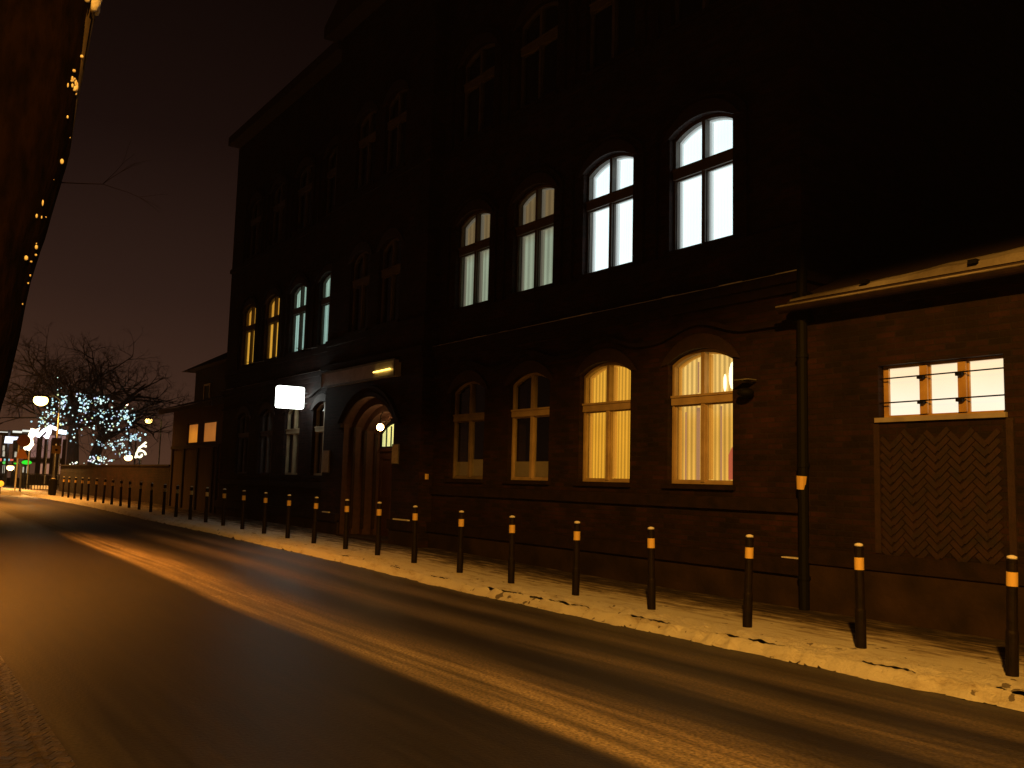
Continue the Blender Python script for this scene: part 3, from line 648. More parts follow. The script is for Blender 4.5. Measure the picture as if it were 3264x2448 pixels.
# bricked up gateway with herringbone brick
mb = MB(); gx0, gx1 = -6.83, -5.13
def hb(mb, x0, x1, z0, z1, Y, L=.21, wd=.075, g=.012):
    c45 = math.sqrt(.5)
    for a in range(-60, 61):
        for b in range(-16, 17):
            for kind in (0, 1):
                # classic herringbone in rotated frame
                u = a*wd + b*L*2*0; 
                px = (a*wd + (b*2*L if kind == 0 else b*2*L+L)*1.0); py = a*wd - (0 if kind == 0 else 0)
                if kind == 0: cu, cv, du, dv = px+L/2, py+wd/2, L/2-g/2, wd/2-g/2
                else: cu, cv, du, dv = px+wd/2, py+wd-L/2+0, wd/2-g/2, L/2-g/2
                x = (cu-cv)*c45+(x0+x1)/2; z = (cu+cv)*c45+(z0+z1)/2
                if x0+.12 < x < x1-.12 and z0+.1 < z < z1-.1:
                    P = [(-du, -dv), (du, -dv), (du, dv), (-du, dv)]; q = random.uniform(0, .006)
                    P = [(x+(s-t)*c45, z+(s+t)*c45) for s, t in P]
                    mb.prism(P, Y-.012-q, Y)
hb(mb, gx0, gx1, .72, 2.40, YA-.004)
mb.build('herringbone_infill', vary(mat('herringbone_brick', rough=.8), (.009, .0042, .0038), (.026, .0078, .0058), 7, bump=.4), an, A0)
for a in (gx0-.02, gx1-.06): MB().box(a, a+.08, YA-.012, YA+.002, .83, 2.46).build('jamb', M['hood'], an, A0)
# barred window
mb = MB(); Yf = YA+.12
mb.ring([(wx0+.002, wz[0]+.002), (wx0+.002, wz[1]-.002), (wx1-.002, wz[1]-.002), (wx1-.002, wz[0]+.002)], [(wx0+.07, wz[0]+.035), (wx0+.07, wz[1]-.035), (wx1-.05, wz[1]-.035), (wx1-.05, wz[0]+.035)], Yf, Yf+.07)
pw = (wx1-wx0-.12)/3
for k in (1, 2): x = wx0+.07+pw*k; mb.box(x-.05, x+.05, Yf-.03, Yf+.068, wz[0]+.035, wz[1]-.035); mb.box(x-.072, x-.053, Yf+.01, Yf+.05, wz[0]+.035, wz[1]-.035); mb.box(x+.053, x+.072, Yf+.01, Yf+.05, wz[0]+.035, wz[1]-.035)
wn = mb.build('window', vary(mat('varnished_window_wood', rough=.5), (.36, .22, .08), (.5, .33, .13), 6), an, A0)
mb = MB(); mb.box(wx0+.03, wx1-.03, Yf+.04, Yf+.045, wz[0]+.02, wz[1]-.02); mb.build('frosted_pane', curtain('lit_frosted_pane', (1, .78, .50), (1, .90, .70), 1.06, 2.95, 3, .02, .12), wn, A0)
mb = MB()
for z in (2.72, 3.03): mb.tube([(wx0-.02, YA+.04, z), (wx1+.02, YA+.04, z+.01)], .009, 6)
for k in (1, 2):
    for z in (2.70, 3.01): x = wx0+.07+pw*k; mb.box(x-.05, x+.03, YA+.03, Yf-.031, z-.015, z+.03)
mb.build('bars', M['black'], wn, A0)
mb = MB(); mb.box(wx0-.03, wx1+.03, YA-.05, YA+.118, wz[0]-.06, wz[0]-.002); mb.build('sill', M['zinc'], wn, A0)
mb = MB(); mb.box(wx0-.02, wx1+.02, YA+.352, YA+.37, wz[0]-.05, wz[1]+.05); mb.build('room_back', M['dark'], wn, A0)
# roof: fascia, gutter and snow-covered slope
mb = MB(); mb.add([(XE+.01, YA-.30, 4.16), (XA+.3, YA-.30, 4.16), (XA+.3, 15.5, 6.6), (XE+.01, 15.5, 6.6)], [(0, 1, 2, 3)]); mb.box(XE+.01, XA+.3, YA-.29, YA-.26, 4.04, 4.155); mb.build('roof', M['tile'], an, A0)
mb = MB()
P = [(YA-.30+.075*math.cos(a), 4.07+.075*math.sin(a)) for a in [math.pi+math.pi*k/8 for k in range(9)]]
n = 9; mb.add([(XE-.05, y-.08, z) for y, z in P]+[(XA+.3, y-.08, z) for y, z in P], [(k, k+1, k+1+n, k+n) for k in range(n-1)])
mb.build('gutter', M['mould'], an, A0)
mb = MB(); mb.tube([(XE-.05, YA-.455, 4.08), (XA+.3, YA-.455, 4.08)], .014, 6); mb.build('gutter_lip_snow', M['roofsnow'], an, A0)
mb = MB(); xs2 = frange(XE+.05, 3.5, .12); ys2 = [0, .012, .1, .25, .45, .7, 1.0, 1.4]
sl = (6.6-4.16)/(15.5-YA+.30)
for x in xs2:
    tmax = .03+.16*min(1, max(0, (x-XE)/3.0))
    for q in ys2:
        d = q/1.4*tmax*2.2; th = .0 if q == 0 else (.02+.075*min(1, (x-XE)/3.0))*(1+.3*fbm(x*2, d*2))
        mb.v.append((x, YA-.285+d, 4.165+d*sl+(th if q < 1.4 else .004)))
n = len(ys2)
for i in range(len(xs2)-1):
    for j in range(n-1): mb.f.append((i*n+j, (i+1)*n+j, (i+1)*n+j+1, i*n+j+1))
mb.build('roof_snow', M['roofsnow'], an, A0, smooth=True)
for x in (-6.75, -5.35, -3.95): MB().box(x-.05, x+.05, YA-.34, YA-.26, 4.22, 4.27).build('snow_guard', M['black'], an, A0)

# ================================================================= LEFT ANNEXE AND LEFT NEIGHBOURS
L0 = (-37, 12, .2)
la = thing('small_wooden_annexe', L0, 'small low annexe with two amber windows left of the long brick building', 'building')
YL = 10.5
mb = MB()
ws = [(-38.02, -36.75), (-35.98, -34.35)]
wl = [(-38.05, -36.75), (-36.2, -34.6)]
xw = [(-38.0, -36.55), (-35.95, -34.22)]
wall_holes(mb, [(-40.2, 0), (-33.47, 0), (-33.47, 4.2), (-40.2, 4.2)], [[(a, 2.78), (a, 3.62), (b, 3.62), (b, 2.78)] for a, b in xw], YL, .2)
mb.add([(-40.2, YL, 0), (-40.2, 15, 0), (-40.2, 15, 5.2), (-40.2, YL, 4.2)], [(0, 1, 2, 3)])
mb.build('wall', vary(mat('annexe_boards', rough=.8), (.05, .022, .016), (.09, .035, .024), 3, stretch=(5, 1, .4)), la, L0)
pm = vary(mat('annexe_posts', rough=.8), (.02, .01, .008), (.035, .016, .012), 4)
for x in (-39.9, -38.2, -36.3, -34.3, -33.8): MB().box(x-.09, x+.09, YL-.06, YL+.002, .1, 2.598).build('pilaster', pm, la, L0)
MB().box(-40.1, -33.6, YL-.07, YL-.002, 2.60, 2.72).build('rail', pm, la, L0)
mb = MB(); mb.add([(-40.9, YL-.45, 4.28), (-33.5, YL-.45, 4.28), (-33.5, 15, 5.6), (-40.9, 15, 5.6)], [(0, 1, 2, 3)]); mb.box(-40.9, -33.5, YL-.45, YL-.4, 4.1, 4.27); mb.build('roof', M['tile'], la, L0)
mb = MB(); mb.add([(-40.8, YL-.42, 4.32), (-33.6, YL-.42, 4.32), (-33.6, YL+1.1, 4.86), (-40.8, YL+.5, 4.62)], [(0, 1, 2, 3)]); mb.add([(-40.8, YL-.42, 4.29), (-33.6, YL-.42, 4.29), (-33.6, YL-.42, 4.32), (-40.8, YL-.42, 4.32)], [(0, 1, 2, 3)])
mb.build('roof_snow', M['roofsnow'], la, L0)
for k, (a, b) in enumerate(xw):
    mb = MB(); mb.ring([(a+.002, 2.782), (a+.002, 3.618), (b-.002, 3.618), (b-.002, 2.782)], [(a+.06, 2.84), (a+.06, 3.56), (b-.06, 3.56), (b-.06, 2.84)], YL+.04, YL+.1)
    w_ = mb.build('window', M['darkframe'], la, L0)
    m_ = curtain('amber_sheet_%d' % k, ((.36, .11, .018), (.30, .10, .02))[k], ((.60, .20, .018), (.34, .11, .018))[k], 1.0, 3.25, 2, .05, .35)
    mb = MB(); mb.box(a+.03, b-.03, YL+.07, YL+.075, 2.81, 3.59); mb.build('lit_sheet', m_, w_, L0)
# neighbour house behind
H0 = (-48, 18, .2); ho = thing('dark_house', H0, 'dark house with pitched roof standing behind the small annexe', 'house')
mb = MB(); mb.box(-51.5, -42.5, 14.5, 24, 0, 7.3); mb.build('wall', M['brick'], ho, H0)
mb = MB(); mb.add([(-52.6, 14, 7.3), (-42, 14, 7.3), (-42, 24.5, 7.3), (-52.6, 24.5, 7.3), (-48.5, 19, 10.2), (-42, 19, 10.2)], [(0, 1, 5, 4), (1, 2, 5), (2, 3, 4, 5), (3, 0, 4), (3, 2, 1, 0)]); mb.build('roof', M['tile'], ho, H0)
mb = MB(); mb.ring([(-49.6, 5.0), (-49.6, 6.4), (-48.5, 6.4), (-48.5, 5.0)], [(-49.5, 5.1), (-49.5, 6.3), (-48.6, 6.3), (-48.6, 5.1)], 14.42, 14.5); w_ = mb.build('window', M['cream'], ho, H0)
mb = MB(); mb.box(-49.5, -48.6, 14.46, 14.47, 5.1, 6.3); mb.build('glass', M['black'], w_, H0)
# garden wall
G0 = (-54, 10.5, .2); gw = thing('garden_wall', G0, 'low brick boundary wall behind the far bollards', 'wall')
mb = MB(); mb.box(-67.5, -40.25, 10.5, 10.8, 0, 1.88); mb.build('wall', M['brick3'], gw, G0)
mb = MB(); mb.box(-67.6, -40.25, 10.44, 10.86, 1.882, 1.96); mb.build('coping', M['mould'], gw, G0)

# ================================================================= BOLLARDS
ORD = 'first second third fourth fifth sixth seventh eighth ninth tenth eleventh twelfth thirteenth fourteenth fifteenth sixteenth seventeenth eighteenth nineteenth twentieth'.split()
ORD += ['twenty-'+o for o in ORD[:9]] + ['thirtieth', 'thirty-first']
BX = [-4.21, -5.72, -7.2, -8.78, -10.34, -11.95, -13.49, -15.1, -16.6, -18.1, -19.8, -21.4, -23.02, -24.7, -26.34, -28.0, -29.66, -31.3, -32.86, -34.6, -36.34, -37.95, -39.45, -41.1, -42.78, -44.5, -46.2, -47.86, -49.6, -51.3, -52.98]
def bollard(label):
    o = thing('bollard', (0, 0, 0), label, 'bollard', 'bollards along the snowy kerb')
    mb = MB(); mb.tube([(0, 0, -.1), (0, 0, .80), (0, 0, 1.0)], .046, 16)
    p = mb.build('post', M['steel'], o); 
    mb = MB(); mb.tube([(0, 0, .0), (0, 0, .38), (0, 0, .40)], [.054, .054, .047], 16); mb.build('foot_sleeve', M['steel'], o)
    mb = MB(); mb.tube([(0, 0, .79), (0, 0, .915)], .0485, 18); mb.build('reflective_band', M['band'], o)
    mb = MB(); mb.tube([(0, 0, 1.001), (0, 0, 1.02), (0, 0, 1.03)], [.05, .05, .02], 16); mb.build('cap', M['steel'], o)
    mb = MB(); mb.tube([(0, 0, 1.031), (0, 0, 1.053), (0, 0, 1.064)], [.046, .042, .012], 14); mb.build('snow_cap', M['snow'], o, smooth=True)
    return o
first = bollard('x')
for i, x in enumerate(BX):
    if i == 0: o = first
    else:
        o = first.copy(); COL.objects.link(o)
        for ch in first.children:
            c = ch.copy(); COL.objects.link(c); c.parent = o
    o.location = (x, 8.45, zg(x)); o.rotation_euler = (random.uniform(-.025, .025), random.uniform(-.028, .028), random.uniform(0, 6))
    if i == 0: o.rotation_euler = (0, .03, 0)
    if i in (10, 11): o.rotation_euler[1] = -.02
    extra = {0: 'nearest bollard, cut close to the right edge of the photo, snow on its cap', 30: 'farthest small dark bollard at the left end of the kerb row'}.get(i)
    o['label'] = extra or ('dark bollard with %s band, %s from the right in the kerb row' % ('yellow' if i < 14 else 'dull', ORD[i]))

# ================================================================= FOREGROUND TREE (left edge)
mbk = mat('tree_bark', rough=1, spec=.03)
t = nd(mbk, 'ShaderNodeTexCoord'); mp = nd(mbk, 'ShaderNodeMapping'); mp.inputs['Scale'].default_value = (1, 1, .35); lk(mbk, t.outputs['Object'], mp.inputs[0])
n1 = nd(mbk, 'ShaderNodeTexNoise'); n1.inputs['Scale'].default_value = 9; n1.inputs['Detail'].default_value = 8; lk(mbk, mp.outputs[0], n1.inputs['Vector'])
r = ramp_of(mbk, [(.35, (.0012, .0006, .0005)), (.65, (.005, .0022, .0014))]); lk(mbk, n1.outputs['Fac'], r.inputs[0]); lk(mbk, r.outputs[0], bs(mbk).inputs['Base Color'])
bb = nd(mbk, 'ShaderNodeBump'); bb.inputs['Distance'].default_value = .05; lk(mbk, n1.outputs['Fac'], bb.inputs['Height']); lk(mbk, bb.outputs[0], bs(mbk).inputs['Normal'])
M['bark'] = mbk
T0 = (-8, .2, 0)
tr = thing('roadside_tree', T0, 'leaning dark tree trunk with snow specks and a painted lit flank at the left edge', 'tree')
def edge_y(z):
    P = [(0, .62), (1.99, .79), (2.61, .88), (3.07, .93), (3.47, 1.01), (4.14, 1.12), (4.69, 1.16), (5.54, 1.25), (8, 1.5)]
    for (a, ya), (b, yb_) in zip(P, P[1:]):
        if a <= z <= b: return ya+(yb_-ya)*(z-a)/(b-a)
    return 1.5
def trunk_r(z): return .50-.022*z
mb = MB(); seg = 28; zs_ = [i*.09-.1 for i in range(92)]
for z in zs_:
    r_ = trunk_r(max(z, 0))*(1+.5*math.exp(-max(z, 0)*3)); cy = edge_y(max(z, 0))-trunk_r(max(z, 0))
    for q in range(seg):
        a = 2*math.pi*q/seg; k = 1+.045*fbm(math.cos(a)*2, math.sin(a)*2, z*.8)+.02*fbm(math.cos(a)*7, math.sin(a)*7, z*3)
        mb.v.append((-8+r_*k*math.cos(a), cy+r_*k*math.sin(a), z))
for i in range(len(zs_)-1):
    for q in range(seg): mb.f.append((i*seg+q, i*seg+(q+1) % seg, (i+1)*seg+(q+1) % seg, (i+1)*seg+q))
trunk = mb.build('trunk', mbk, tr, T0, smooth=True)
# limbs and twigs
def grow(mb, p, d, L, r_, depth, spread=.55, drop=0, seg=5):
    n = 3; pts = [p]; q = p.copy(); dd = d.copy()
    for k in range(n):
        dd = (dd + Vector((random.gauss(0, .12), random.gauss(0, .12), random.gauss(0, .1)-drop))).normalized(); q = q+dd*(L/n); pts.append(q.copy())
    mb.tube(pts, [r_*(1-.4*k/n) for k in range(n+1)], seg if depth > 1 else 3, cap=False)
    if depth > 0:
        for k in range(random.choice((2, 3, 3))):
            a = (dd + Vector((random.gauss(0, spread), random.gauss(0, spread), random.gauss(.05, spread*.8)))).normalized()
            grow(mb, pts[random.choice((2, 3, 3))], a, L*random.uniform(.6, .82), r_*.56, depth-1, spread, drop, seg)
random.seed(3)
mb = MB()
mb.tube([(-8, 1.05, 6.9), (-8.2, 1.25, 8.5), (-8.1, 1.6, 10.0), (-8.3, 2.1, 11.5)], [.36, .26, .18, .1], 10)
mb.tube([(-8, .6, 6.6), (-8.1, -.2, 8.2), (-8.0, -1.2, 9.6), (-8.2, -2.0, 11.0)], [.26, .2, .14, .07], 9)
mb.build('limb', mbk, tr, T0)
mb = MB(); grow(mb, Vector((-8, .98, 3.9)), Vector((-.1, .95, .35)).normalized(), .42, .005, 2, .35, .03, 4); mb.build('twigs', mbk, tr, T0)
# snow bits, and a paler flank: together they paint the trunk's lit right edge
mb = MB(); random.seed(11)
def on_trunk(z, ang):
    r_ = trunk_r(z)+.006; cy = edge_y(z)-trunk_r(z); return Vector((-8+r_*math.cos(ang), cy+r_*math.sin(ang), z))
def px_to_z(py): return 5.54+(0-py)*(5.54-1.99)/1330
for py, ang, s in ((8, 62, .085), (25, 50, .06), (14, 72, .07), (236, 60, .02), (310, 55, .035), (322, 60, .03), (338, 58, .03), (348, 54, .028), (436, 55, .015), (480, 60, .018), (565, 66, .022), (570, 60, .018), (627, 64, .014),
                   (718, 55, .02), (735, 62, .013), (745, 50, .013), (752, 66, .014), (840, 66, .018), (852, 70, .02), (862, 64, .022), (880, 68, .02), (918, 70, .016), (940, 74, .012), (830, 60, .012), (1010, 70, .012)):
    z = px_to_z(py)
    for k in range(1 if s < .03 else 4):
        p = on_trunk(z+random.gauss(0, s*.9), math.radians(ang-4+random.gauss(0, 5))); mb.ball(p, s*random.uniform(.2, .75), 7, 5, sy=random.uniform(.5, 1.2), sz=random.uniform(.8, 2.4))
mb.build('lit_edge_snow', M['snow'], tr, T0, smooth=True)['kind'] = 'stuff'
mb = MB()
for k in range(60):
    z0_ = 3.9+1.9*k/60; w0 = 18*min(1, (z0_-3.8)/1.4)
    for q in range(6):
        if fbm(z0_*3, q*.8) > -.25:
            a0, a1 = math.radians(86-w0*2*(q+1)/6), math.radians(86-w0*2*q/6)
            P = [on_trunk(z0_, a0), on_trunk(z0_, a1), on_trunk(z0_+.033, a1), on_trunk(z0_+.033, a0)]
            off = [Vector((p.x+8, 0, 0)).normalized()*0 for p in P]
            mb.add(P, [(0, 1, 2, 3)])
mb.build('lit_flank', vary(mat('painted_lit_bark', rough=.9), (.05, .035, .018), (.14, .10, .05), 10), tr, T0)  # pale colour paints the light falling on this side of the trunk

# ================================================================= FAR LEFT: LIT SQUARE
def at(px, py, d):
    """point at horizontal distance d along the photo direction (3264 px frame), used to read off real positions"""
    r_ = fw + rt*(px-1632)/2900. - up*(py-1224)/2900.
    return CP + r_*d/math.hypot(r_.x, r_.y)
def street_lamp(px, py, d, bulb, es, col, label, arm=1.2, pr=.07):
    h = at(px, py, d); g = .15; t0 = (h.x, h.y+arm, g)
    o = thing('street_lamp', t0, label, 'street lamp', 'lit street lamps in the distance')
    mb = MB(); mb.tube([(h.x, h.y+arm, g), (h.x, h.y+arm, h.z+.1), (h.x, h.y+arm*.7, h.z+.35), (h.x, h.y+.1, h.z+.3)], [pr, pr*.75, pr*.6, pr*.5], 7); mb.build('pole', M['grey'], o, t0)
    mb = MB(); mb.ball((h.x, h.y, h.z+bulb*.7), bulb*.95, 10, 6, sy=1.3, sz=.35); mb.build('housing', M['black'], o, t0)
    mb = MB(); mb.ball((h.x, h.y, h.z-.02), bulb, 12, 8, sy=1.15, sz=.95); mb.build('lit_bowl', emis('lamp_bowl', col, es, True), o, t0, smooth=True)
    return o
street_lamp(130, 1275, 70, .40, 14, (1, .6, .16), 'brightest orange street lamp left of the tree with fairy lights')
street_lamp(400, 1285, 95, .26, 7, (1, .62, .4), 'pinkish street lamp glowing behind the top right of the lit tree')
street_lamp(474, 1340, 95, .29, 12, (1, .62, .15), 'small yellow street lamp right of the tree with fairy lights')
street_lamp(409, 1458, 98, .34, 10, (1, .55, .2), 'low orange street lamp just above the garden wall coping')
street_lamp(33, 1490, 62, .17, 12, (1, .62, .22), 'low orange lamp under the white billboard at far left', arm=.6)
for q, (px, py, d, P) in enumerate(((1, 1, 1, 1),)): pass
lamp('far_lamp_light', 'SPOT', tuple(at(130, 1275, 70)-Vector((0, 0, .6))), 4500, (1, .42, .08), cone=150, blend=.3, size=.3)
# bare tree with fairy lights
X0 = at(275, 1500, 80); X0.z = .2
xt = thing('fairy_light_tree', X0, 'large bare tree hung with pale blue fairy lights beyond the garden wall', 'tree')
random.seed(21)
xbark = vary(mat('distant_bark', rough=.9), (.012, .008, .008), (.03, .018, .015), 3)
mb = MB()
def line3(mb, pts, rad, seg=7): mb.tube(pts, rad, seg)
c = X0
stems = [((c.x, c.y-1.0, .2), (c.x, c.y-1.1, 3.5), (c.x+.5, c.y-1.4, 7.0)), ((c.x, c.y+.2, .2), (c.x, c.y+.6, 3.0), (c.x, c.y+1.6, 6.5))]
for s in stems: mb.tube(s, [.55, .42, .26], 9)
mb.build('trunk', xbark, xt, X0)
mb = MB()
for s in stems:
    for k in range(17):
        a = random.uniform(0, 6.28); el = random.uniform(.0, 1.5); base = Vector(s[1]).lerp(Vector(s[2]), random.uniform(.2, 1))
        grow(mb, base, Vector((math.cos(a)*.7, math.sin(a)*1.3, el)).normalized(), random.uniform(2.0, 2.75), .16, 6, .72, -.01, 4)
mb.build('limb', xbark, xt, X0)
# strings of lights: a thing of their own
ST = thing('string_lights', X0, 'pale blue and white fairy lights strung through the bare tree', 'fairy lights')
pts = []
random.seed(5)
def blob(px, py, sx, sy, n, s=1):
    for _ in range(int(n*1.6)): pts.append((px+random.gauss(0, sx*1.25), min(1488, py+random.gauss(0, sy*1.25)), random.uniform(.55, 1.15)*s))
for (px, py, sx, sy, n) in ((195, 1290, 7, 22, 22), (155, 1330, 12, 10, 22), (178, 1275, 10, 14, 14), (255, 1265, 9, 7, 8), (268, 1295, 6, 12, 18), (320, 1275, 14, 6, 22), (330, 1310, 18, 14, 14), (395, 1325, 14, 9, 26), (360, 1355, 22, 9, 16),
                           (290, 1352, 30, 18, 10), (240, 1370, 12, 22, 6), (400, 1400, 20, 14, 14), (435, 1392, 10, 6, 14), (385, 1420, 14, 12, 16), (340, 1418, 16, 6, 16), (315, 1466, 16, 6, 30), (235, 1482, 5, 4, 8), (395, 1445, 12, 6, 8), (130, 1345, 5, 6, 6), (420, 1345, 10, 10, 8), (275, 1325, 40, 35, 14)):
    blob(px, py, sx, sy, n)
bc = [emis('fairy_bulb_%d' % k, col, s, False) for k, (col, s) in enumerate((((.62, .95, 1), 1.5), ((.75, 1, .92), 1.1), ((.5, .85, 1), .8), ((.6, .7, 1), 1.0), ((.8, .95, .5), .9)))]
stuff = [MB() for _ in bc]
wire = MB(); last = None
for k, (px, py, s) in enumerate(sorted(pts, key=lambda p: -p[2])):
    d = 77+random.uniform(-2.5, 2.0); p = at(px, py, d); r_ = .052*s**2.2+.014; mi = random.choices(range(5), (5, 4, 4, 2, 1))[0]
    if k < 100:
        b_ = MB(); b_.ball(p, r_, 7, 5); b_.build('bulb', bc[mi], ST, X0)
    else: stuff[mi].ball(p, r_*1.05, 6, 4)
    if k % 9 == 0 and last is not None: wire.tube([last, (last+p)/2-Vector((0, 0, .2)), p], .012, 3)
    last = p
for k, s in enumerate(stuff):
    o = s.build('small_bulbs', bc[k], ST, X0); o['kind'] = 'stuff'
wire.build('wire', M['black'], ST, X0)
# glowing ornaments on lamp poles
def ornament(px, py, d, path, r_, col, es, label, scale, group='lit street ornaments'):
    t0 = at(px, py, d); g = Vector((t0.x, t0.y, .15)); o = thing('lit_ornament', g, label, 'street ornament', group)
    mb = MB()
    for P in path: mb.tube([t0+Vector((0, a*scale, b*scale)) for a, b in P], r_, 7)
    mb.build('light_tube', emis('ornament_light', col, es, False), o, g)
    mb = MB(); mb.tube([(t0.x-.1, t0.y, g.z), (t0.x-.1, t0.y, t0.z+.3)], .05, 6); mb.build('pole', M['grey'], o, g)
spiral = [(.55*math.cos(a)*(1-a/9), -.55+.5*math.sin(a)*(1-a/9)) for a in [k*.45 for k in range(16)]]
ornament(448, 1432, 80, [spiral, [(-.45, -.9), (-.2, .0), (.25, .5), (.5, .75)], [(-.2, .1), (.2, .35), (.55, .3)]], .085, (1, .9, .6), 2.2, 'curly glowing ornament at the lower right of the lit tree', .8)
ornament(97, 1400, 74, [[(-.2, -.9), (-.35, -.2), (0, .2), (.1, -.4), (-.2, -.9)], [(0, .2), (.3, .6), (.5, .9), (.15, .8), (.0, .2)], [(-.1, -.5), (-.1, -.2), (0, 0)]], .19, (1, .88, .62), 3.5, 'largest blazing yellow white ornament left of the tree trunk', .85)
ornament(155, 1378, 78, [[(-.8, -.4), (-.4, .1), (.1, .5), (.6, .3)], [(-.1, -.5), (0, 0), (.15, .5)], [(-.8, -.45), (-.7, -.1)], [(-.25, -.45), (.05, -.1), (.1, .4)]], .14, (.85, .86, 1), 3.0, 'white fan shaped lit ornament under the brightest lamp', .9)
ornament(197, 1377, 78, [[(-.35, .05), (0, 0), (.35, -.05)]], .17, (.8, .92, 1), 3.2, 'short white oval light just left of the tree trunk', .9)
# lit shop building, canopy, billboard
def wallbox(mb, pa, pb, d, th=.3, dz=None):
    a = at(*pa, d); b = at(*pb, d)
    mb.box(min(a.x, b.x)-th, max(a.x, b.x), min(a.y, b.y), max(a.y, b.y), min(a.z, b.z), max(a.z, b.z)); return mb
S0 = at(165, 1545, 96); S0.z = .1
sh = thing('shop_hall', S0, 'pinkish lit shop hall wall behind the street signs at far left', 'building')
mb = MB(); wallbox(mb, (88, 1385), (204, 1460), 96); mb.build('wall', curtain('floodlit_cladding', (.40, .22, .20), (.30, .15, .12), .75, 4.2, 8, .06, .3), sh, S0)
mb = MB(); wallbox(mb, (120, 1478), (203, 1512), 96); mb.build('shop_window', curtain('lit_shop_window', (.42, .20, .12), (.46, .2, .11), .85, 1.5, 8, .05, .25), sh, S0)
mb = MB()
for x in (122, 145, 166, 184, 203): wallbox(mb, (x-2, 1400), (x+1, 1513), 95.3, .1)
wallbox(mb, (75, 1460), (205, 1477), 95.2, .1); wallbox(mb, (75, 1513), (205, 1545), 95.2, .1); wallbox(mb, (121, 1380), (124, 1545), 95.0, .1)
mb.build('frame', vary(mat('shop_frame', rough=.7), (.05, .02, .02), (.08, .035, .03), 2), sh, S0)
C0 = at(40, 1545, 90); C0.z = .1
cn = thing('lit_canopy', C0, 'forecourt canopy edge with white strip lights at the far left', 'canopy')
mb = MB(); wallbox(mb, (-60, 1370), (140, 1385), 92, 6); mb.build('canopy_roof', M['darkframe'], cn, C0)
cs = emis('canopy_strip', (.85, .87, .78), 1.1, False)
for pa, pb in (((-40, 1374), (31, 1379)), ((41, 1373), (70, 1380)), ((72, 1370), (118, 1378))): wallbox(MB(), pa, pb, 91.6, .1).build('strip_light', cs, cn, C0)
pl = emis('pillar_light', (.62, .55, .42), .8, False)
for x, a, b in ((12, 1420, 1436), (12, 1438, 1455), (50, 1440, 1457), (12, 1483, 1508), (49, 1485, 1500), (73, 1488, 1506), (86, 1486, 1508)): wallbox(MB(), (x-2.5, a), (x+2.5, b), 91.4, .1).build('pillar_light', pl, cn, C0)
for x in (12, 50, 86): wallbox(MB(), (x-4, 1386), (x+4, 1545), 92, .3).build('pillar', M['darkframe'], cn, C0)
N0 = at(38, 1545, 84); N0.z = .1
bl = thing('billboard', N0, 'bright bluish white lit billboard at the far left', 'billboard')
mb = MB()
P = [at(18, 1391, 84), at(62, 1393, 84), at(60, 1401, 84), at(42, 1403, 84), at(40, 1413, 84), at(14, 1412, 84)]
mb.add([p for p in P]+[p-Vector((.15, 0, 0)) for p in P], [(0, 1, 2, 3, 4, 5), (11, 10, 9, 8, 7, 6)]+[(k, k+6, (k+1) % 6+6, (k+1) % 6) for k in range(6)])
mb.build('lit_panel', emis('billboard_light', (.8, .84, 1), 2.2, False), bl, N0)
mb = MB(); p = at(28, 1410, 84.3); mb.tube([(p.x-.2, p.y, .1), (p.x-.2, p.y, p.z+1)], .1, 7); mb.build('pole', M['grey'], bl, N0)
for k, (px, py, sx, sy, col, lb) in enumerate(((85, 1474, 13, 6, (.03, .9, .03), 'widest green lit sign near the round road sign'), (51, 1476, 6, 3.5, (.04, .8, .03), 'middle small green lit sign at the far left'), (14, 1475, 5, 4, (.1, .6, .08), 'leftmost small green light under the blue and red strip'))):
    p = at(px, py, 88); q = sx*88/2900; v = sy*88/2900; t0 = Vector((p.x, p.y, .1))
    o = thing('green_sign', t0, lb, 'sign', 'green lit signs at the far left')
    mb = MB(); mb.ball(p, 1, 12, 6, sx=.08, sy=q, sz=v); mb.build('lit_panel', emis('green_light', col, 1.0, False), o, t0, smooth=True)
    mb = MB(); mb.tube([(p.x-.15, p.y, .1), (p.x-.15, p.y, p.z)], .05, 6); mb.build('post', M['grey'], o, t0)
p = at(24, 1466, 88); t0 = Vector((p.x, p.y, .1)); o = thing('blue_red_strip_sign', t0, 'narrow pale blue lit strip sign with red ends at the far left', 'sign')
mb = MB(); wallbox(mb, (13, 1462), (31, 1469), 88, .1); mb.build('blue_panel', emis('strip_blue', (.3, .62, .7), 1, False), o, t0)
mb = MB(); wallbox(mb, (33, 1463), (42, 1469), 88, .1); wallbox(mb, (-4, 1461), (5, 1470), 88, .1); mb.build('red_panel', emis('strip_red', (.9, .16, .08), 1, False), o, t0)
mb = MB(); mb.tube([(p.x-.2, p.y, .1), (p.x-.2, p.y, p.z)], .05, 6); mb.build('post', M['grey'], o, t0)
# road signs
p = at(76, 1405, 60); t0 = Vector((p.x, p.y-.25, .2)); o = thing('road_sign', t0, 'round road sign seen against the lights, with an orange plate below, on a pale pole', 'road sign')
mb = MB(); mb.tube([p+Vector((0, 0, 0)), p+Vector((-.03, 0, 0))], .36, 20); mb.build('round_plate', vary(mat('sign_back', rough=.6), (.10, .02, .015), (.14, .03, .02), 2), o, t0)
q = at(70, 1448, 60); mb = MB(); mb.add([q+Vector((0, -.3, -.25)), q+Vector((0, .35, -.25)), q+Vector((0, .1, .3)), q+Vector((0, -.15, .3)), q+Vector((-.03, -.3, -.25)), q+Vector((-.03, .35, -.25)), q+Vector((-.03, .1, .3)), q+Vector((-.03, -.15, .3))], [(0, 1, 2, 3), (7, 6, 5, 4), (0, 4, 5, 1), (1, 5, 6, 2), (2, 6, 7, 3), (3, 7, 4, 0)])
mb.build('lower_plate', mat('orange_plate', (.35, .14, .03), .6), o, t0)
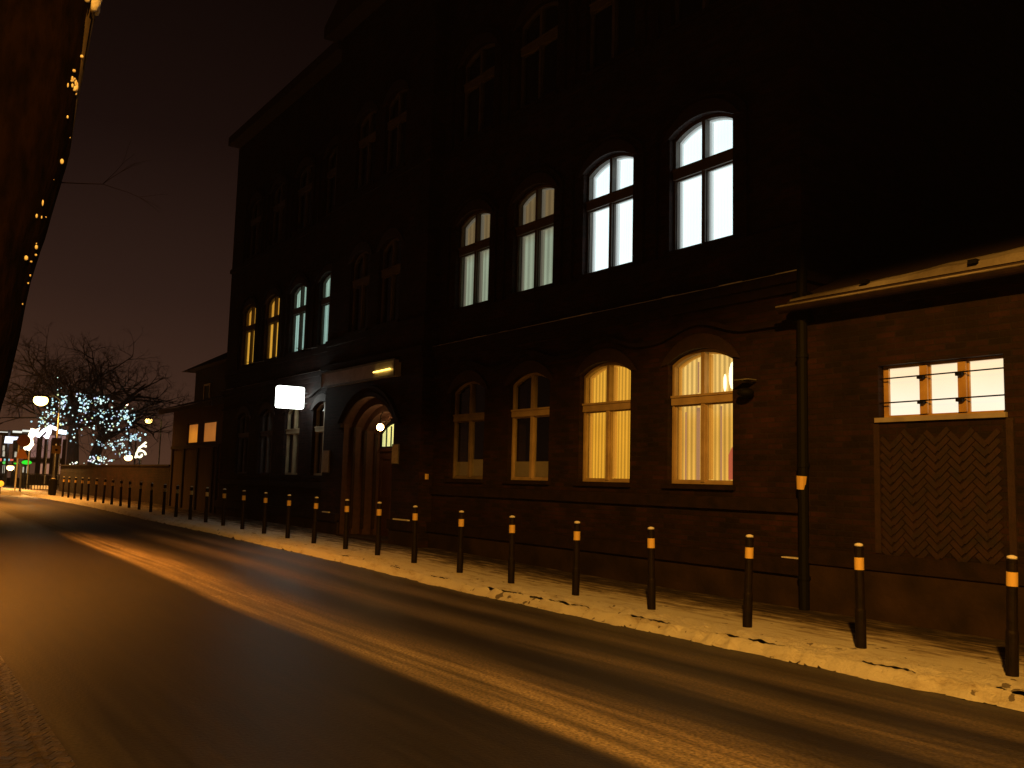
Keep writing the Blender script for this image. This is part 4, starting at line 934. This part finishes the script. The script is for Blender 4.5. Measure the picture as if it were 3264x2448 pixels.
mb = MB(); a = at(62, 1574, 60); mb.tube([(p.x-.06, p.y-.25, .2), (p.x-.06, p.y-.22, p.z+.2)], .045, 7); mb.build('pole', M['white'], o, t0)
p = at(181, 1433, 62); t0 = Vector((p.x, p.y, .2)); o = thing('square_road_sign', t0, 'square yellow road sign with a dark emblem and a dark plate above it', 'road sign')
mb = MB(); wallbox(mb, (166, 1420), (194, 1446), 62, .03); mb.build('plate', mat('yellow_plate', (.32, .19, .03), .6), o, t0)
mb = MB(); wallbox(mb, (177, 1431), (183, 1437), 61.93, .02); wallbox(mb, (175, 1433), (186, 1435), 61.93, .02); mb.build('emblem', M['black'], o, t0)
mb = MB(); wallbox(mb, (166, 1395), (196, 1415), 62, .03); mb.build('upper_plate', mat('brown_plate', (.06, .03, .025), .6), o, t0)
mb = MB(); mb.tube([(p.x-.08, p.y-.1, .2), (p.x-.08, p.y-.1, p.z+.9)], .035, 7); mb.build('pole', M['grey'], o, t0)
# railing
p = at(150, 1463, 72); t0 = Vector((p.x, p.y, .2)); o = thing('railing', t0, 'dark pedestrian railing in front of the lit shop hall', 'railing')
mb = MB(); a = at(75, 1530, 72); b = at(205, 1530, 72)
for z in (.25+1.0, .25+.3): mb.box(a.x-.04, a.x+.04, a.y, b.y, z, z+.06)
for k in range(15): y = a.y+(b.y-a.y)*k/14; mb.box(a.x-.03, a.x+.03, y-.02, y+.02, .2, 1.25)
mb.build('rails', M['black'], o, t0)
# litter bin at the end of the bollards
p = at(165, 1585, 56); t0 = Vector((p.x, p.y, .2)); o = thing('litter_bin', t0, 'black litter bin at the far end of the bollard row', 'litter bin')
mb = MB(); mb.tube([(p.x, p.y, .2), (p.x, p.y, .25), (p.x, p.y, 1.0)], [.16, .2, .22], 14); mb.build('body', M['black'], o, t0)
mb = MB(); mb.tube([(p.x, p.y, 1.002), (p.x, p.y, 1.08), (p.x, p.y, 1.12)], [.24, .23, .1], 14); mb.build('lid', M['black'], o, t0)
mb = MB(); mb.tube([(p.x, p.y, 1.125), (p.x, p.y, 1.16)], [.12, .05], 10); mb.build('snow_cap', M['snow'], o, t0)
# amber car light at the left edge
p = at(2, 1542, 58); t0 = Vector((p.x, p.y, .2)); o = thing('warning_light', t0, 'amber warning light at the extreme left edge above the road', 'warning light')
mb = MB(); mb.ball(p, .17, 12, 8, sx=.5); mb.build('lens', emis('amber_lens', (1, .38, .02), 1.6, False), o, t0, smooth=True)
mb = MB(); mb.tube([(p.x-.1, p.y, .2), (p.x-.1, p.y, p.z)], .04, 6); mb.build('post', M['black'], o, t0)
# snow verge and lit kerb across the end of the street
mb = MB()
for (pa, pb, dd, h) in (((-60, 1580), (62, 1578), .9, .1), ((108, 1588), (128, 1588), .5, .05)):
    a = at(*pa, 60); b = at(*pb, 60); n = 16
    for k in range(n):
        y0 = a.y+(b.y-a.y)*k/n; y1 = a.y+(b.y-a.y)*(k+1)/n; hh = h*(1+.5*fbm(y0*3, 2)); mb.box(a.x-2.2, a.x+dd*(1+.3*fbm(y0*2, 5)), y0, y1, .12, .2+hh)
tag(mb.build('snow_verge', M['snow']), kind='structure')
mb = MB(); a = at(100, 1548, 75); b = at(158, 1551, 75); mb.box(a.x-1.2, a.x, a.y, b.y, .15, a.z if a.z > .3 else .45); tag(mb.build('far_snow_strip', M['snow']), kind='structure')

# ================================================================= HAZE (cold damp air that glows round the lamps)
hz = bpy.data.materials.new('haze_air'); hz.use_nodes = True; hn = hz.node_tree; hn.nodes.clear()
ho_ = hn.nodes.new('ShaderNodeOutputMaterial'); hv = hn.nodes.new('ShaderNodeVolumePrincipled')
hv.inputs['Color'].default_value = (.8, .8, .85, 1); hv.inputs['Density'].default_value = .00025; hv.inputs['Anisotropy'].default_value = .3
hn.links.new(hv.outputs[0], ho_.inputs['Volume'])
mb = MB(); mb.box(-206, 206, -206, 206, -1.2, 22)
hzo = mb.build('haze', hz); tag(hzo, kind='stuff')
